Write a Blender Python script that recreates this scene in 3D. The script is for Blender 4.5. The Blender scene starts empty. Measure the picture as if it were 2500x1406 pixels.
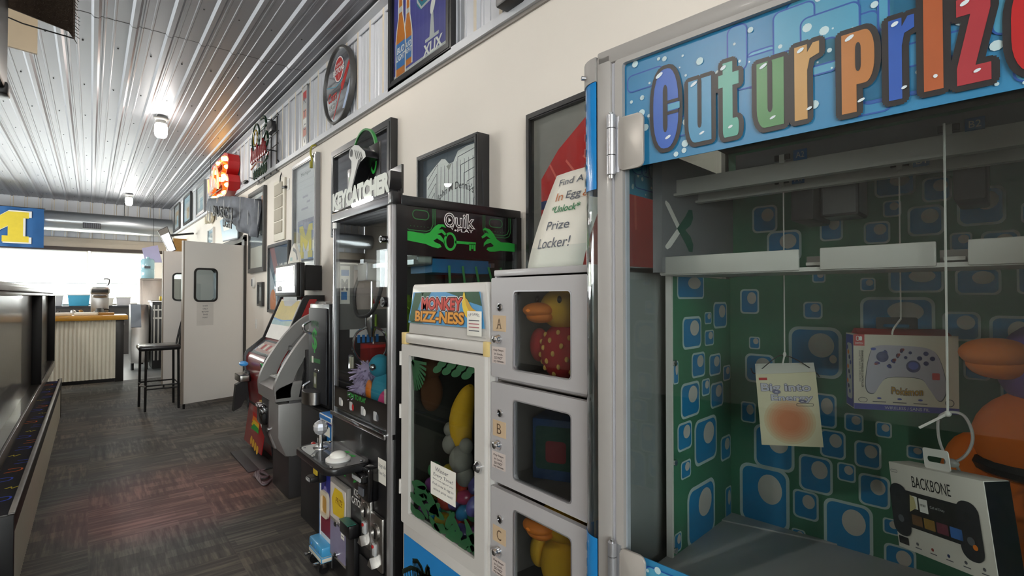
import bpy, bmesh, math, random
from mathutils import Vector, Matrix
R = math.radians
random.seed(11)
S = bpy.context.scene
COL = S.collection

# ------------------------------------------------------------------ camera, view, sky, daylight
cd = bpy.data.cameras.new('camera'); cd.lens = 18.0; cd.sensor_width = 36.0; cd.clip_start = .02
cam = bpy.data.objects.new('camera', cd); COL.objects.link(cam)
cam.location = (0, 0, 1.37); cam.rotation_euler = (R(90.87), 0, R(-39.43))
S.camera = cam
vs = S.view_settings
vs.view_transform = 'Standard'; vs.look = 'None'; vs.gamma = 1; vs.use_curve_mapping = False
vs.exposure = 0.95
wd = bpy.data.worlds.new('sky'); S.world = wd; wd.use_nodes = True
wd.node_tree.nodes['Background'].inputs[0].default_value = (.92, .97, 1, 1)
wd.node_tree.nodes['Background'].inputs[1].default_value = 5.0
cy = S.cycles
cy.max_bounces = 8; cy.diffuse_bounces = 4; cy.glossy_bounces = 4; cy.transmission_bounces = 4; cy.transparent_max_bounces = 14
cy.sample_clamp_indirect = 4.0; cy.caustics_reflective = False; cy.caustics_refractive = False


def daylight(name, loc, rot, sx, sy, power, col=(1, .98, .95)):
    l = bpy.data.lights.new(name, 'AREA'); l.shape = 'RECTANGLE'; l.size = sx; l.size_y = sy; l.energy = power; l.color = col
    o = bpy.data.objects.new(name, l); o.location = loc; o.rotation_euler = rot; COL.objects.link(o)
    return o


# daylight through the far window band; entrance and side are added fill
daylight('daylight_far', (-.9, 16.25, 1.85), (R(-90), 0, 0), 3.9, 1.2, 260)
daylight('daylight_entrance', (-2.0, -3.45, 1.9), (R(90), 0, 0), 3.6, 1.9, 50)  # fill from an unseen back window, added to light front faces
daylight('daylight_side', (-5.2, 12.0, 2.1), (R(90), 0, R(-90)), 5.6, 1.3, 150)  # fill from an unseen side window, added for more light


# ------------------------------------------------------------------ materials
def lin(h):
    h = h.lstrip('#')
    v = [int(h[i:i + 2], 16) / 255 for i in (0, 2, 4)]
    return tuple((c / 12.92 if c <= .04045 else ((c + .055) / 1.055) ** 2.4) for c in v) + (1,)


_M = {}


def mat(name, col='#808080', rough=.5, metal=0, var=.06, vs=14, bump=0, bs=120, emit=0, ecol=None, coat=0, stretch=(1, 1, 1), spec=.5):
    if name in _M: return _M[name]
    m = bpy.data.materials.new(name); m.use_nodes = True
    nt = m.node_tree; b = nt.nodes['Principled BSDF']; N = nt.nodes.new; Lk = nt.links.new
    c = lin(col)
    b.inputs['Roughness'].default_value = rough; b.inputs['Metallic'].default_value = metal
    b.inputs['Specular IOR Level'].default_value = spec
    if coat: b.inputs['Coat Weight'].default_value = coat; b.inputs['Coat Roughness'].default_value = .04
    tc = N('ShaderNodeTexCoord'); mp = N('ShaderNodeMapping'); mp.inputs['Scale'].default_value = stretch
    Lk(tc.outputs['Object'], mp.inputs['Vector'])
    nz = N('ShaderNodeTexNoise'); nz.inputs['Scale'].default_value = vs; nz.inputs['Detail'].default_value = 4
    Lk(mp.outputs[0], nz.inputs['Vector'])
    mx = N('ShaderNodeMix'); mx.data_type = 'RGBA'
    mx.inputs[6].default_value = tuple(x * (1 - var) for x in c[:3]) + (1,)
    mx.inputs[7].default_value = tuple(min(1, x * (1 + var)) for x in c[:3]) + (1,)
    Lk(nz.outputs['Fac'], mx.inputs[0]); Lk(mx.outputs[2], b.inputs['Base Color'])
    if bump:
        n2 = N('ShaderNodeTexNoise'); n2.inputs['Scale'].default_value = bs; n2.inputs['Detail'].default_value = 3
        Lk(mp.outputs[0], n2.inputs['Vector'])
        bp = N('ShaderNodeBump'); bp.inputs['Strength'].default_value = bump; bp.inputs['Distance'].default_value = .01
        Lk(n2.outputs['Fac'], bp.inputs['Height']); Lk(bp.outputs[0], b.inputs['Normal'])
    if emit:
        b.inputs['Emission Color'].default_value = lin(ecol or col); b.inputs['Emission Strength'].default_value = emit
    _M[name] = m
    return m


def glass(name, tint='#ffffff', refl=1.0, rough=0.0, f0=.04):
    """thin pane: see-through, mirror-like at glancing angles"""
    if name in _M: return _M[name]
    m = bpy.data.materials.new(name); m.use_nodes = True
    nt = m.node_tree; nt.nodes.clear(); N = nt.nodes.new; Lk = nt.links.new
    out = N('ShaderNodeOutputMaterial'); tr = N('ShaderNodeBsdfTransparent'); gl = N('ShaderNodeBsdfGlossy'); mx = N('ShaderNodeMixShader')
    tr.inputs[0].default_value = lin(tint); gl.inputs['Roughness'].default_value = rough
    ge = N('ShaderNodeNewGeometry'); dt = N('ShaderNodeVectorMath'); dt.operation = 'DOT_PRODUCT'
    Lk(ge.outputs['Incoming'], dt.inputs[0]); Lk(ge.outputs['Normal'], dt.inputs[1])
    def ma(op, a, b2):
        n = N('ShaderNodeMath'); n.operation = op
        for i, q in enumerate((a, b2)):
            if q is None: continue
            if isinstance(q, (int, float)): n.inputs[i].default_value = q
            else: Lk(q, n.inputs[i])
        return n.outputs[0]
    a = ma('ABSOLUTE', dt.outputs['Value'], None); o = ma('SUBTRACT', 1.0, a); p = ma('POWER', o, 5.0)
    f = ma('MULTIPLY', ma('ADD', ma('MULTIPLY', p, 1 - f0), f0), refl)
    Lk(f, mx.inputs[0]); Lk(tr.outputs[0], mx.inputs[1]); Lk(gl.outputs[0], mx.inputs[2]); Lk(mx.outputs[0], out.inputs[0])
    _M[name] = m
    return m


def translucent(name, col='#ffffff', t=.5):
    if name in _M: return _M[name]
    m = bpy.data.materials.new(name); m.use_nodes = True
    nt = m.node_tree; nt.nodes.clear(); N = nt.nodes.new; Lk = nt.links.new
    out = N('ShaderNodeOutputMaterial'); d = N('ShaderNodeBsdfDiffuse'); tl = N('ShaderNodeBsdfTranslucent'); mx = N('ShaderNodeMixShader')
    tx = N('ShaderNodeTexNoise'); tx.inputs['Scale'].default_value = 40
    cr = N('ShaderNodeMix'); cr.data_type = 'RGBA'; c = lin(col)
    cr.inputs[6].default_value = tuple(x * .97 for x in c[:3]) + (1,); cr.inputs[7].default_value = c
    Lk(tx.outputs['Fac'], cr.inputs[0]); Lk(cr.outputs[2], d.inputs[0]); Lk(cr.outputs[2], tl.inputs[0])
    mx.inputs[0].default_value = t
    Lk(d.outputs[0], mx.inputs[1]); Lk(tl.outputs[0], mx.inputs[2]); Lk(mx.outputs[0], out.inputs[0])
    _M[name] = m
    return m


# common stuff
BLACK = mat('black plastic', '#101012', .42)
BLKG = mat('black gloss', '#0b0b0d', .12, coat=.5)
DARK = mat('dark charcoal', '#26262a', .5)
CHROME = mat('chrome', '#d8d8da', .12, 1, var=.02)
STEEL = mat('brushed steel', '#b4b1ad', .3, 1, var=.1, stretch=(1, 1, 30))
ALU = mat('aluminium', '#b9b9bd', .35, .8, var=.04)
WHITE = mat('white plastic', '#e6e4e0', .4)
PAPER = mat('paper', '#e9e6dc', .8, var=.03)
RED = mat('red', '#b3201f', .45)
ORANGE = mat('orange', '#e0791f', .5)
YELLOW = mat('yellow', '#e3c02b', .5)
GREEN = mat('green', '#2f9a3f', .5)
BLUE = mat('blue', '#1f77bd', .45)
NAVY = mat('navy', '#1c2b5c', .5)
GREYT = mat('grey print', '#5a5c63', .6)
LGREY = mat('light grey print', '#b9babb', .6)
BLKP = mat('black print', '#17171a', .55)
CLEAR = glass('clear pane', '#f4f7f6')
ACRYL = glass('clear acrylic', '#eef3f3', 1.3, .01)


# ------------------------------------------------------------------ mesh builder
def rr(x0, y0, x1, y1, r, n=5):
    r = max(1e-5, min(r, (x1 - x0) / 2 - 1e-6, (y1 - y0) / 2 - 1e-6)); P = []
    for cx, cyy, a in ((x1 - r, y1 - r, 0), (x0 + r, y1 - r, 90), (x0 + r, y0 + r, 180), (x1 - r, y0 + r, 270)):
        for i in range(n + 1):
            t = R(a + 90 * i / n); P.append((cx + r * math.cos(t), cyy + r * math.sin(t)))
    return P


def el(cx, cyy, rx, ry=None, n=24, a=0):
    ry = rx if ry is None else ry; ca, sa = math.cos(a), math.sin(a); P = []
    for i in range(n):
        t = 2 * math.pi * i / n; x, y = rx * math.cos(t), ry * math.sin(t); P.append((cx + x * ca - y * sa, cyy + x * sa + y * ca))
    return P


def smooth_pts(P, n=6, closed=False):
    """Catmull-Rom through the points"""
    P = [Vector(p) for p in P]; out = []; k = len(P)
    rng = range(k) if closed else range(k - 1)
    for i in rng:
        if closed: a, b, c, d = P[i - 1], P[i], P[(i + 1) % k], P[(i + 2) % k]
        else: a, b, c, d = P[max(i - 1, 0)], P[i], P[i + 1], P[min(i + 2, k - 1)]
        for j in range(n):
            t = j / n
            out.append(.5 * ((2 * b) + (c - a) * t + (2 * a - 5 * b + 4 * c - d) * t * t + (3 * b - a - 3 * c + d) * t ** 3))
    if not closed: out.append(P[-1])
    return [tuple(v) for v in out]


_T = {}


def tgeo(body, off):
    k = (body, off)
    if k not in _T:
        c = bpy.data.curves.new('t', 'FONT'); c.body = body; c.offset = off; c.resolution_u = 3
        o = bpy.data.objects.new('t', c); me = o.to_mesh()
        v = [(q.co.x, q.co.y) for q in me.vertices]; f = [list(p.vertices) for p in me.polygons]
        o.to_mesh_clear(); bpy.data.objects.remove(o); bpy.data.curves.remove(c)
        _T[k] = (v, f)
    return _T[k]


class B:
    def __init__(s):
        s.bm = bmesh.new(); s.mats = []; s.fr((0, 0, 0)); s.lay = 1

    def mi(s, m):
        if m not in s.mats: s.mats.append(m)
        return s.mats.index(m)

    def face(s, vs_, m):
        try: f = s.bm.faces.new(vs_)
        except ValueError: return None
        f.material_index = s.mi(m); return f

    def vs(s, pts, M=None):
        return [s.bm.verts.new(M @ Vector(p) if M else p) for p in pts]

    # solids
    def box(s, x0, x1, y0, y1, z0, z1, m, bev=0, seg=2, M=None):
        v = s.vs([(x, y, z) for x in (x0, x1) for y in (y0, y1) for z in (z0, z1)], M)
        fs = [s.face([v[i] for i in q], m) for q in ((0, 1, 3, 2), (4, 6, 7, 5), (0, 4, 5, 1), (2, 3, 7, 6), (0, 2, 6, 4), (1, 5, 7, 3))]
        if bev:
            e = list({e for f in fs for e in f.edges})
            bmesh.ops.bevel(s.bm, geom=e, offset=bev, segments=seg, affect='EDGES', profile=.5)
        return s

    def prism(s, pts, d0, d1, m, ax='y', bev=0, M=None, cap=None):
        def f(a, b, d): return (a, d, b) if ax == 'y' else (d, a, b) if ax == 'x' else (a, b, d)
        A = s.vs([f(a, b, d0) for a, b in pts], M); Bv = s.vs([f(a, b, d1) for a, b in pts], M); n = len(pts)
        fs = [s.face(A, cap or m), s.face(Bv[::-1], m)] + [s.face([A[i], Bv[i], Bv[(i + 1) % n], A[(i + 1) % n]], m) for i in range(n)]
        if bev:
            e = list(fs[0].edges) + list(fs[1].edges)
            bmesh.ops.bevel(s.bm, geom=e, offset=bev, segments=2, affect='EDGES', profile=.5)
        return s

    def ring(s, po, pi, d0, d1, m, ax='y', mi=None, M=None):
        def f(a, b, d): return (a, d, b) if ax == 'y' else (d, a, b) if ax == 'x' else (a, b, d)
        q = [s.vs([f(a, b, d) for a, b in P], M) for P in (po, pi) for d in (d0, d1)]; n = len(po)
        for i in range(n):
            j = (i + 1) % n
            s.face([q[0][i], q[0][j], q[2][j], q[2][i]], m); s.face([q[1][i], q[1][j], q[3][j], q[3][i]], m)
            s.face([q[0][i], q[0][j], q[1][j], q[1][i]], m); s.face([q[2][i], q[2][j], q[3][j], q[3][i]], mi or m)
        return s

    def cyl(s, p, q, r, m, r2=None, seg=16, caps=True):
        p, q = Vector(p), Vector(q); r2 = r if r2 is None else r2; d = (q - p).normalized()
        u = d.orthogonal().normalized(); w = d.cross(u)
        A = []; Bv = []
        for i in range(seg):
            t = 2 * math.pi * i / seg; k = u * math.cos(t) + w * math.sin(t)
            A.append(s.bm.verts.new(p + k * r)); Bv.append(s.bm.verts.new(q + k * r2))
        for i in range(seg): s.face([A[i], A[(i + 1) % seg], Bv[(i + 1) % seg], Bv[i]], m)
        if caps: s.face(A[::-1], m); s.face(Bv, m)
        return s

    def tube(s, pts, r, m, seg=8, closed=False):
        P = [Vector(p) for p in pts]; n = len(P); rings = []; u = None
        for i in range(n):
            if closed: d = P[(i + 1) % n] - P[i - 1]
            else: d = P[min(i + 1, n - 1)] - P[max(i - 1, 0)]
            d.normalize()
            u = d.orthogonal().normalized() if u is None else (u - d * u.dot(d)).normalized()
            w = d.cross(u)
            rad = r[i] if isinstance(r, (list, tuple)) else r
            rings.append([s.bm.verts.new(P[i] + (u * math.cos(2 * math.pi * k / seg) + w * math.sin(2 * math.pi * k / seg)) * rad) for k in range(seg)])
        for i in range(n if closed else n - 1):
            a, b = rings[i], rings[(i + 1) % n]
            for k in range(seg): s.face([a[k], a[(k + 1) % seg], b[(k + 1) % seg], b[k]], m)
        if not closed: s.face(rings[0][::-1], m); s.face(rings[-1], m)
        return s

    def lathe(s, prof, m, c=(0, 0, 0), ax='z', seg=24):
        c = Vector(c); rings = []
        for r, h in prof:
            ring = []
            for k in range(seg):
                t = 2 * math.pi * k / seg; a, b = r * math.cos(t), r * math.sin(t)
                ring.append(s.bm.verts.new(c + Vector((a, b, h) if ax == 'z' else (a, h, b) if ax == 'y' else (h, a, b))))
            rings.append(ring)
        for a, b in zip(rings, rings[1:]):
            for k in range(seg): s.face([a[k], a[(k + 1) % seg], b[(k + 1) % seg], b[k]], m)
        s.face(rings[0][::-1], m); s.face(rings[-1], m)
        return s

    def ell(s, c, rad, m, rot=None, seg=18, rg=12, noise=0):
        c = Vector(c); rad = (rad,) * 3 if isinstance(rad, (int, float)) else rad
        Mx = rot.to_matrix() if rot else None
        def P(i, k):
            a = math.pi * i / rg; t = 2 * math.pi * k / seg
            v = Vector((rad[0] * math.sin(a) * math.cos(t), rad[1] * math.sin(a) * math.sin(t), rad[2] * math.cos(a)))
            if noise: v *= 1 + random.uniform(-noise, noise)
            return c + (Mx @ v if Mx else v)
        top, bot = s.bm.verts.new(P(0, 0)), s.bm.verts.new(P(rg, 0))
        rows = [[s.bm.verts.new(P(i, k)) for k in range(seg)] for i in range(1, rg)]
        for k in range(seg):
            j = (k + 1) % seg
            s.face([top, rows[0][k], rows[0][j]], m); s.face([bot, rows[-1][j], rows[-1][k]], m)
            for a, b in zip(rows, rows[1:]): s.face([a[k], b[k], b[j], a[j]], m)
        return s

    # flat print on a face
    def fr(s, o, u=(1, 0, 0), v=(0, 0, 1)):
        s.o, s.u, s.v = Vector(o), Vector(u).normalized(), Vector(v).normalized(); s.n = s.u.cross(s.v); return s

    def P(s, a, b, l=None): return s.o + s.u * a + s.v * b + s.n * ((s.lay if l is None else l) * .0004)

    def poly(s, pts, m, lay=None):
        s.face([s.bm.verts.new(s.P(a, b, lay)) for a, b in pts], m); return s

    def rect(s, x0, y0, x1, y1, m, r=0, lay=None):
        return s.poly(rr(x0, y0, x1, y1, r) if r else [(x0, y0), (x1, y0), (x1, y1), (x0, y1)], m, lay)

    def oval(s, cx, cyy, rx, ry, m, lay=None, n=20, a=0): return s.poly(el(cx, cyy, rx, ry, n, a), m, lay)

    def line(s, pts, w, m, closed=False, lay=None):
        P = [Vector(p[:2]) for p in pts]; n = len(P); L, Rr = [], []
        for i in range(n):
            d = (P[(i + 1) % n] - P[i - 1]) if closed else (P[min(i + 1, n - 1)] - P[max(i - 1, 0)])
            d = d.normalized() if d.length else Vector((1, 0)); q = Vector((-d.y, d.x)) * w / 2
            L.append(s.bm.verts.new(s.P(*(P[i] + q), lay))); Rr.append(s.bm.verts.new(s.P(*(P[i] - q), lay)))
        for i in range(n if closed else n - 1):
            j = (i + 1) % n; s.face([L[i], L[j], Rr[j], Rr[i]], m)
        return s

    def text(s, body, x0, y0, x1, y1, m, off=0, shear=0, lay=None, grow=0, arch=0):
        """lettering stretched to the rectangle; x1 None keeps the letters' own proportions"""
        v0, _ = tgeo(body, 0); v, f = tgeo(body, off)
        if not v0: return s
        ax, bx = min(p[0] for p in v0), max(p[0] for p in v0); ay, by = min(p[1] for p in v0), max(p[1] for p in v0)
        sy = (y1 - y0) / (by - ay); sx = sy if x1 is None else (x1 - x0) / (bx - ax)
        vv = []
        for p in v:
            X, Y = x0 + (p[0] - ax) * sx, y0 + (p[1] - ay) * sy
            if arch and x1: t = (X - x0) / (x1 - x0) * 2 - 1; Y += arch * (1 - t * t)
            vv.append(s.bm.verts.new(s.P(X + shear * (Y - y0), Y, lay)))
        for q in f: s.face([vv[i] for i in q], m)
        return s

    def fat(s, body, x0, y0, x1, y1, m, r, shear=0, lay=None, off=0, k=12):
        """lettering grown evenly outwards by r"""
        for i in range(k):
            a = 2 * math.pi * i / k
            s.text(body, x0 + r * math.cos(a), y0 + r * math.sin(a), x1 + r * math.cos(a), y1 + r * math.sin(a), m, off, shear, (s.lay if lay is None else lay) + i * .03)
        return s

    def done(s, name, parent=None, label=None, ang=38, flat=False):
        me = bpy.data.meshes.new(name); 
        bmesh.ops.recalc_face_normals(s.bm, faces=s.bm.faces[:])
        s.bm.to_mesh(me); s.bm.free()
        for m in s.mats: me.materials.append(m)
        if not flat:
            me.shade_smooth(); me.set_sharp_from_angle(angle=R(ang))
        o = bpy.data.objects.new(name, me); COL.objects.link(o)
        if parent: o.parent = parent
        if label: o['label'] = label
        return o


def tag(o, label, cat, group=None, loc=None, rz=0, kind=None):
    o['label'] = label; o['category'] = cat
    if group: o['group'] = group
    if kind: o['kind'] = kind
    if loc: o.location = loc
    if rz: o.rotation_euler[2] = R(rz)
    return o


def thing(name, label, cat, loc=(0, 0, 0), rz=0, group=None, rot=None):
    o = bpy.data.objects.new(name, None); o.empty_display_size = .05; COL.objects.link(o)
    o.location = loc; o.rotation_euler = rot or (0, 0, R(rz))
    return tag(o, label, cat, group)


def struct(b, name):
    o = b.done(name); o['kind'] = 'structure'; return o


def clone(root, loc=None, rz=None, label=None):
    c = root.copy(); COL.objects.link(c)
    for ch in list(root.children):
        d = ch.copy(); COL.objects.link(d); d.parent = c
        for g in list(ch.children):
            e = g.copy(); COL.objects.link(e); e.parent = d
    if loc: c.location = loc
    if rz is not None: c.rotation_euler[2] = R(rz)
    if label: c['label'] = label
    return c


W = 1.6                                   # the arcade wall


def trimz(y): return 2.712 + .0112 * y    # underside of the metal band on that wall


def ceilz(y): return 3.443 + .0112 * y
# ------------------------------------------------------------------ the room
# carpet of plank-like tiles laid in changing directions
def carpet():
    m = bpy.data.materials.new('carpet tiles'); m.use_nodes = True
    nt = m.node_tree; b = nt.nodes['Principled BSDF']; N = nt.nodes.new; Lk = nt.links.new
    tc = N('ShaderNodeTexCoord')
    ck = N('ShaderNodeTexChecker'); ck.inputs['Scale'].default_value = 1.64; Lk(tc.outputs['Object'], ck.inputs['Vector'])
    cols = []
    for sc in ((2.6, 34, 1), (34, 2.6, 1)):
        mp = N('ShaderNodeMapping'); mp.inputs['Scale'].default_value = sc; Lk(tc.outputs['Object'], mp.inputs['Vector'])
        n = N('ShaderNodeTexNoise'); n.inputs['Scale'].default_value = 1.0; n.inputs['Detail'].default_value = 3; n.inputs['Roughness'].default_value = .65
        Lk(mp.outputs[0], n.inputs['Vector']); cols.append(n)
    mixn = N('ShaderNodeMix'); mixn.data_type = 'FLOAT'
    Lk(ck.outputs['Fac'], mixn.inputs[0]); Lk(cols[0].outputs['Fac'], mixn.inputs[2]); Lk(cols[1].outputs['Fac'], mixn.inputs[3])
    br = N('ShaderNodeTexBrick'); br.inputs['Scale'].default_value = 3.3; br.inputs['Mortar Size'].default_value = 0.0
    br.inputs['Color1'].default_value = (.25, .25, .25, 1); br.inputs['Color2'].default_value = (.75, .75, .75, 1); br.inputs['Bias'].default_value = 0
    br.inputs['Brick Width'].default_value = .7; br.inputs['Row Height'].default_value = .28
    Lk(tc.outputs['Object'], br.inputs['Vector'])
    ad = N('ShaderNodeMix'); ad.data_type = 'RGBA'; ad.blend_type = 'OVERLAY'; ad.inputs[0].default_value = .45
    cmb = N('ShaderNodeCombineColor')
    for i in range(3): Lk(mixn.outputs[0], cmb.inputs[i])
    Lk(cmb.outputs[0], ad.inputs[6]); Lk(br.outputs['Color'], ad.inputs[7])
    ra = N('ShaderNodeValToRGB'); e = ra.color_ramp.elements
    e[0].position = .3; e[0].color = lin('#333332'); e[1].position = .72; e[1].color = lin('#77746c')
    q = ra.color_ramp.elements.new(.5); q.color = lin('#4c4b48')
    Lk(ad.outputs[2], ra.inputs[0])
    big = N('ShaderNodeTexNoise'); big.inputs['Scale'].default_value = .8
    Lk(tc.outputs['Object'], big.inputs['Vector'])
    hue = N('ShaderNodeMix'); hue.data_type = 'RGBA'; hue.blend_type = 'MULTIPLY'; hue.inputs[0].default_value = .5
    r2 = N('ShaderNodeValToRGB'); r2.color_ramp.elements[0].color = lin('#ffe2c8'); r2.color_ramp.elements[1].color = lin('#d4e4f4')
    r2.color_ramp.elements[0].position = .4; r2.color_ramp.elements[1].position = .6
    Lk(big.outputs['Fac'], r2.inputs[0]); Lk(ra.outputs[0], hue.inputs[6]); Lk(r2.outputs[0], hue.inputs[7])
    Lk(hue.outputs[2], b.inputs['Base Color']); b.inputs['Roughness'].default_value = .58; b.inputs['Specular IOR Level'].default_value = .45
    bp = N('ShaderNodeBump'); bp.inputs['Strength'].default_value = .35; bp.inputs['Distance'].default_value = .004
    Lk(mixn.outputs[0], bp.inputs['Height']); Lk(bp.outputs[0], b.inputs['Normal'])
    return m


struct(B().box(-5, 1.7, -3.4, 10.42, -.1, 0, carpet()), 'floor')
struct(B().box(-5, 4.2, 10.42, 15.9, -.1, -.002, mat('kitchen vinyl', '#a3a5a6', .35, var=.12, vs=5)), 'floor_kitchen')
BEIGE = mat('beige wall paint', '#e9e1d7', .6, var=.025, vs=3, bump=.02, bs=60)
GALV = mat('galvanised sheet', '#8f9096', .5, .88, var=.04, vs=2.2, stretch=(4, .5, 1))
SHEET = mat('white steel sheet', '#cbcdd3', .4, .05, var=.05, vs=3, stretch=(3, 3, .4))
TRIMM = mat('metal trim', '#c6c8cd', .5, .1, var=.04)
RIBLIT = mat('tan rib flank', '#cfc4b2', .55, var=.05)  # rib sides painted cream for the light that falls on them

# ribbed metal ceiling, ribs running the length of the room
b = B()
P = []
x = 1.6; c = .2330
k = 0
while x > -5.0:
    P += [(x, 0), (x - .068, 0), (x - .073, -.004), (x - .083, -.004), (x - .088, 0), (x - .128, 0), (x - .133, -.004), (x - .143, -.004), (x - .148, 0),
          (x - .160, 0), (x - .176, -.019), (x - .204, -.019), (x - .220, 0)]
    x -= c
rows = []
for y in (-3.4, 4.97, 4.972, 15.9):
    rows.append(b.vs([(px, y, ceilz(y) + pz - (.0025 if y in (-3.4, 4.97) else 0)) for px, pz in P]))
for a, d in zip(rows, rows[1:]):
    for i in range(len(P) - 1): b.face([a[i], a[i + 1], d[i + 1], d[i]], GALV)
# end lap gap and screws of the sheets
dk = mat('lap gap', '#3a3a3d', .7)
q0 = b.vs([(px, 4.966, ceilz(4.97) + pz - .0032) for px, pz in P]); q1 = b.vs([(px, 4.975, ceilz(4.97) + pz - .0035) for px, pz in P])
for i in range(len(P) - 1): b.face([q0[i], q0[i + 1], q1[i + 1], q1[i]], dk)
for y in (3.05, 4.35, 5.55, 6.75, 7.95, 9.15, 10.35, 11.55, 12.75, 13.95, 15.15):
    for j in range(18):
        xx = 1.6 - .042 - j * c
        b.cyl((xx, y, ceilz(y) + .001), (xx, y, ceilz(y) - .007), .007, dk, .005, 6)
struct(b, 'ceiling')
struct(B().box(-5, 4.2, -3.4, 15.9, 3.75, 3.8, DARK), 'ceiling_deck')

# wall with the machines: painted board below, ribbed sheet above
b = B()
for y0, y1, z0 in ((-3.4, 7.6, 0), (7.6, 9.2, 2.1), (9.2, 15.9, 0)):
    b.prism([(y0, z0), (y1, z0), (y1, trimz(y1) + .02), (y0, trimz(y0) + .02)], W, W + .12, BEIGE, 'x')
struct(b, 'wall_right')
b = B(); P = []
y = -3.4
while y < 15.9:
    P += [(y, 0), (y + .07, 0), (y + .075, .004), (y + .085, .004), (y + .09, 0), (y + .13, 0), (y + .135, .004), (y + .145, .004), (y + .15, 0),
          (y + .165, 0), (y + .178, .019), (y + .206, .019), (y + .219, 0)]
    y += .2286
lo = b.vs([(W + .03 - d, yy, trimz(yy)) for yy, d in P]); hi = b.vs([(W + .03 - d, yy, ceilz(yy) + .02) for yy, d in P])
for i in range(len(P) - 1):
    b.face([lo[i], lo[i + 1], hi[i + 1], hi[i]], RIBLIT if i % 13 in (10,) else SHEET)
struct(b, 'wall_right_upper')
b = B()
zz = lambda yy, d: trimz(yy) + d
A = [(W - .03, 0), (W - .03, .046), (W - .022, .05), (W + .04, .05), (W + .04, 0)]
lo = b.vs([(px, -3.4, zz(-3.4, pz)) for px, pz in A]); hi = b.vs([(px, 15.9, zz(15.9, pz)) for px, pz in A])
for i in range(5): b.face([lo[i], lo[(i + 1) % 5], hi[(i + 1) % 5], hi[i]], TRIMM)
A = [(W - .012, -.018), (W - .012, 0), (W + .02, 0), (W + .02, -.018)]
lo = b.vs([(px, -3.4, zz(-3.4, pz)) for px, pz in A]); hi = b.vs([(px, 15.9, zz(15.9, pz)) for px, pz in A])
for i in range(4): b.face([lo[i], lo[(i + 1) % 4], hi[(i + 1) % 4], hi[i]], mat('trim lip', '#8d8680', .5))  # brownish strip below the trim, coloured as its shadow line
struct(b, 'trim_1')
b = B()
A = [(W - .05, -.012), (W - .05, .0), (W + .02, .0), (W + .02, -.05), (W + .012, -.05), (W + .012, -.012)]
lo = b.vs([(px, -3.4, ceilz(-3.4) + pz - .02) for px, pz in A]); hi = b.vs([(px, 15.9, ceilz(15.9) + pz - .02) for px, pz in A])
for i in range(6): b.face([lo[i], lo[(i + 1) % 6], hi[(i + 1) % 6], hi[i]], TRIMM)
struct(b, 'trim_2')
b = B()
b.prism([(9.2, 0), (15.9, 0), (15.9, .1), (9.2, .1)], W - .012, W, DARK, 'x'); b.prism([(-3.4, 0), (7.55, 0), (7.55, .1), (-3.4, .1)], W - .012, W, DARK, 'x')
struct(b, 'baseboard_right')

# end wall with the window band, ribbed sheet on top
FY = 15.9
b = B()
b.box(-5, 1.7, FY, FY + .15, 0, 1.2, mat('end wall paint', '#b9b0a4', .6)); b.box(-5, 1.7, FY, FY + .15, 2.52, 2.74, mat('tan board', '#b5a898', .6))
b.box(-5, 1.7, FY - .02, FY + .15, 2.44, 2.52, mat('dark brown rail', '#3b2f28', .5)); b.box(1.15, 1.7, FY, FY + .15, 1.2, 2.44, BEIGE); b.box(-5, -2.9, FY, FY + .15, 1.2, 2.44, BEIGE)
struct(b, 'wall_far')
b = B(); P = []; x = -5.0
while x < 1.7:
    P += [(x, 0), (x + .16, 0), (x + .172, .019), (x + .2, .019), (x + .214, 0)]; x += .2286
lo = b.vs([(xx, FY + .02 - d, 2.74) for xx, d in P]); hi = b.vs([(xx, FY + .02 - d, 3.66) for xx, d in P])
for i in range(len(P) - 1): b.face([lo[i], lo[i + 1], hi[i + 1], hi[i]], RIBLIT if i % 5 in (1, 3) else SHEET)
b.box(-5, 1.7, FY - .01, FY + .03, 2.735, 2.75, mat('trim lip', '#8d8680', .5))
struct(b, 'wall_far_upper')
WF = mat('white window frame', '#e8e6e2', .5)
for n, (x0, x1) in enumerate(((-2.9, -1.62), (-1.6, -.06), (-.02, 1.13)), 1):
    b = B(); b.ring(rr(x0, 1.2, x1, 2.44, .001, 1), rr(x0 + .05, 1.25, x1 - .05, 2.39, .001, 1), FY + .03, FY + .1, WF)
    b.box(x0 - .02, x1 + .02, FY - .1, FY + .03, 1.17, 1.2, WF)
    o = struct(b, 'window_%d' % n)
    g = B().box(x0 + .05, x1 - .05, FY + .06, FY + .066, 1.25, 2.39, CLEAR).done('pane', o)
    sh = B(); sh.box(x0 + .03, x1 - .03, FY + .012, FY + .016, 1.67, 2.41, translucent('roller shade', '#f6f4ee', .55)); sh.box(x0 + .03, x1 - .03, FY + .006, FY + .022, 1.655, 1.675, LGREY)
    sh.cyl((x0 + .03, FY + .0, 2.42), (x1 - .03, FY + .0, 2.42), .018, WF, seg=10)
    tag(sh.done('roller_shade'), ['white roller shade behind the hanging yellow and blue flag', 'white roller shade above the blue bins on the sill', 'white roller shade behind the water jug and coffee brewer'][n - 1], 'window shade', 'roller shades on the end windows')

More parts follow.
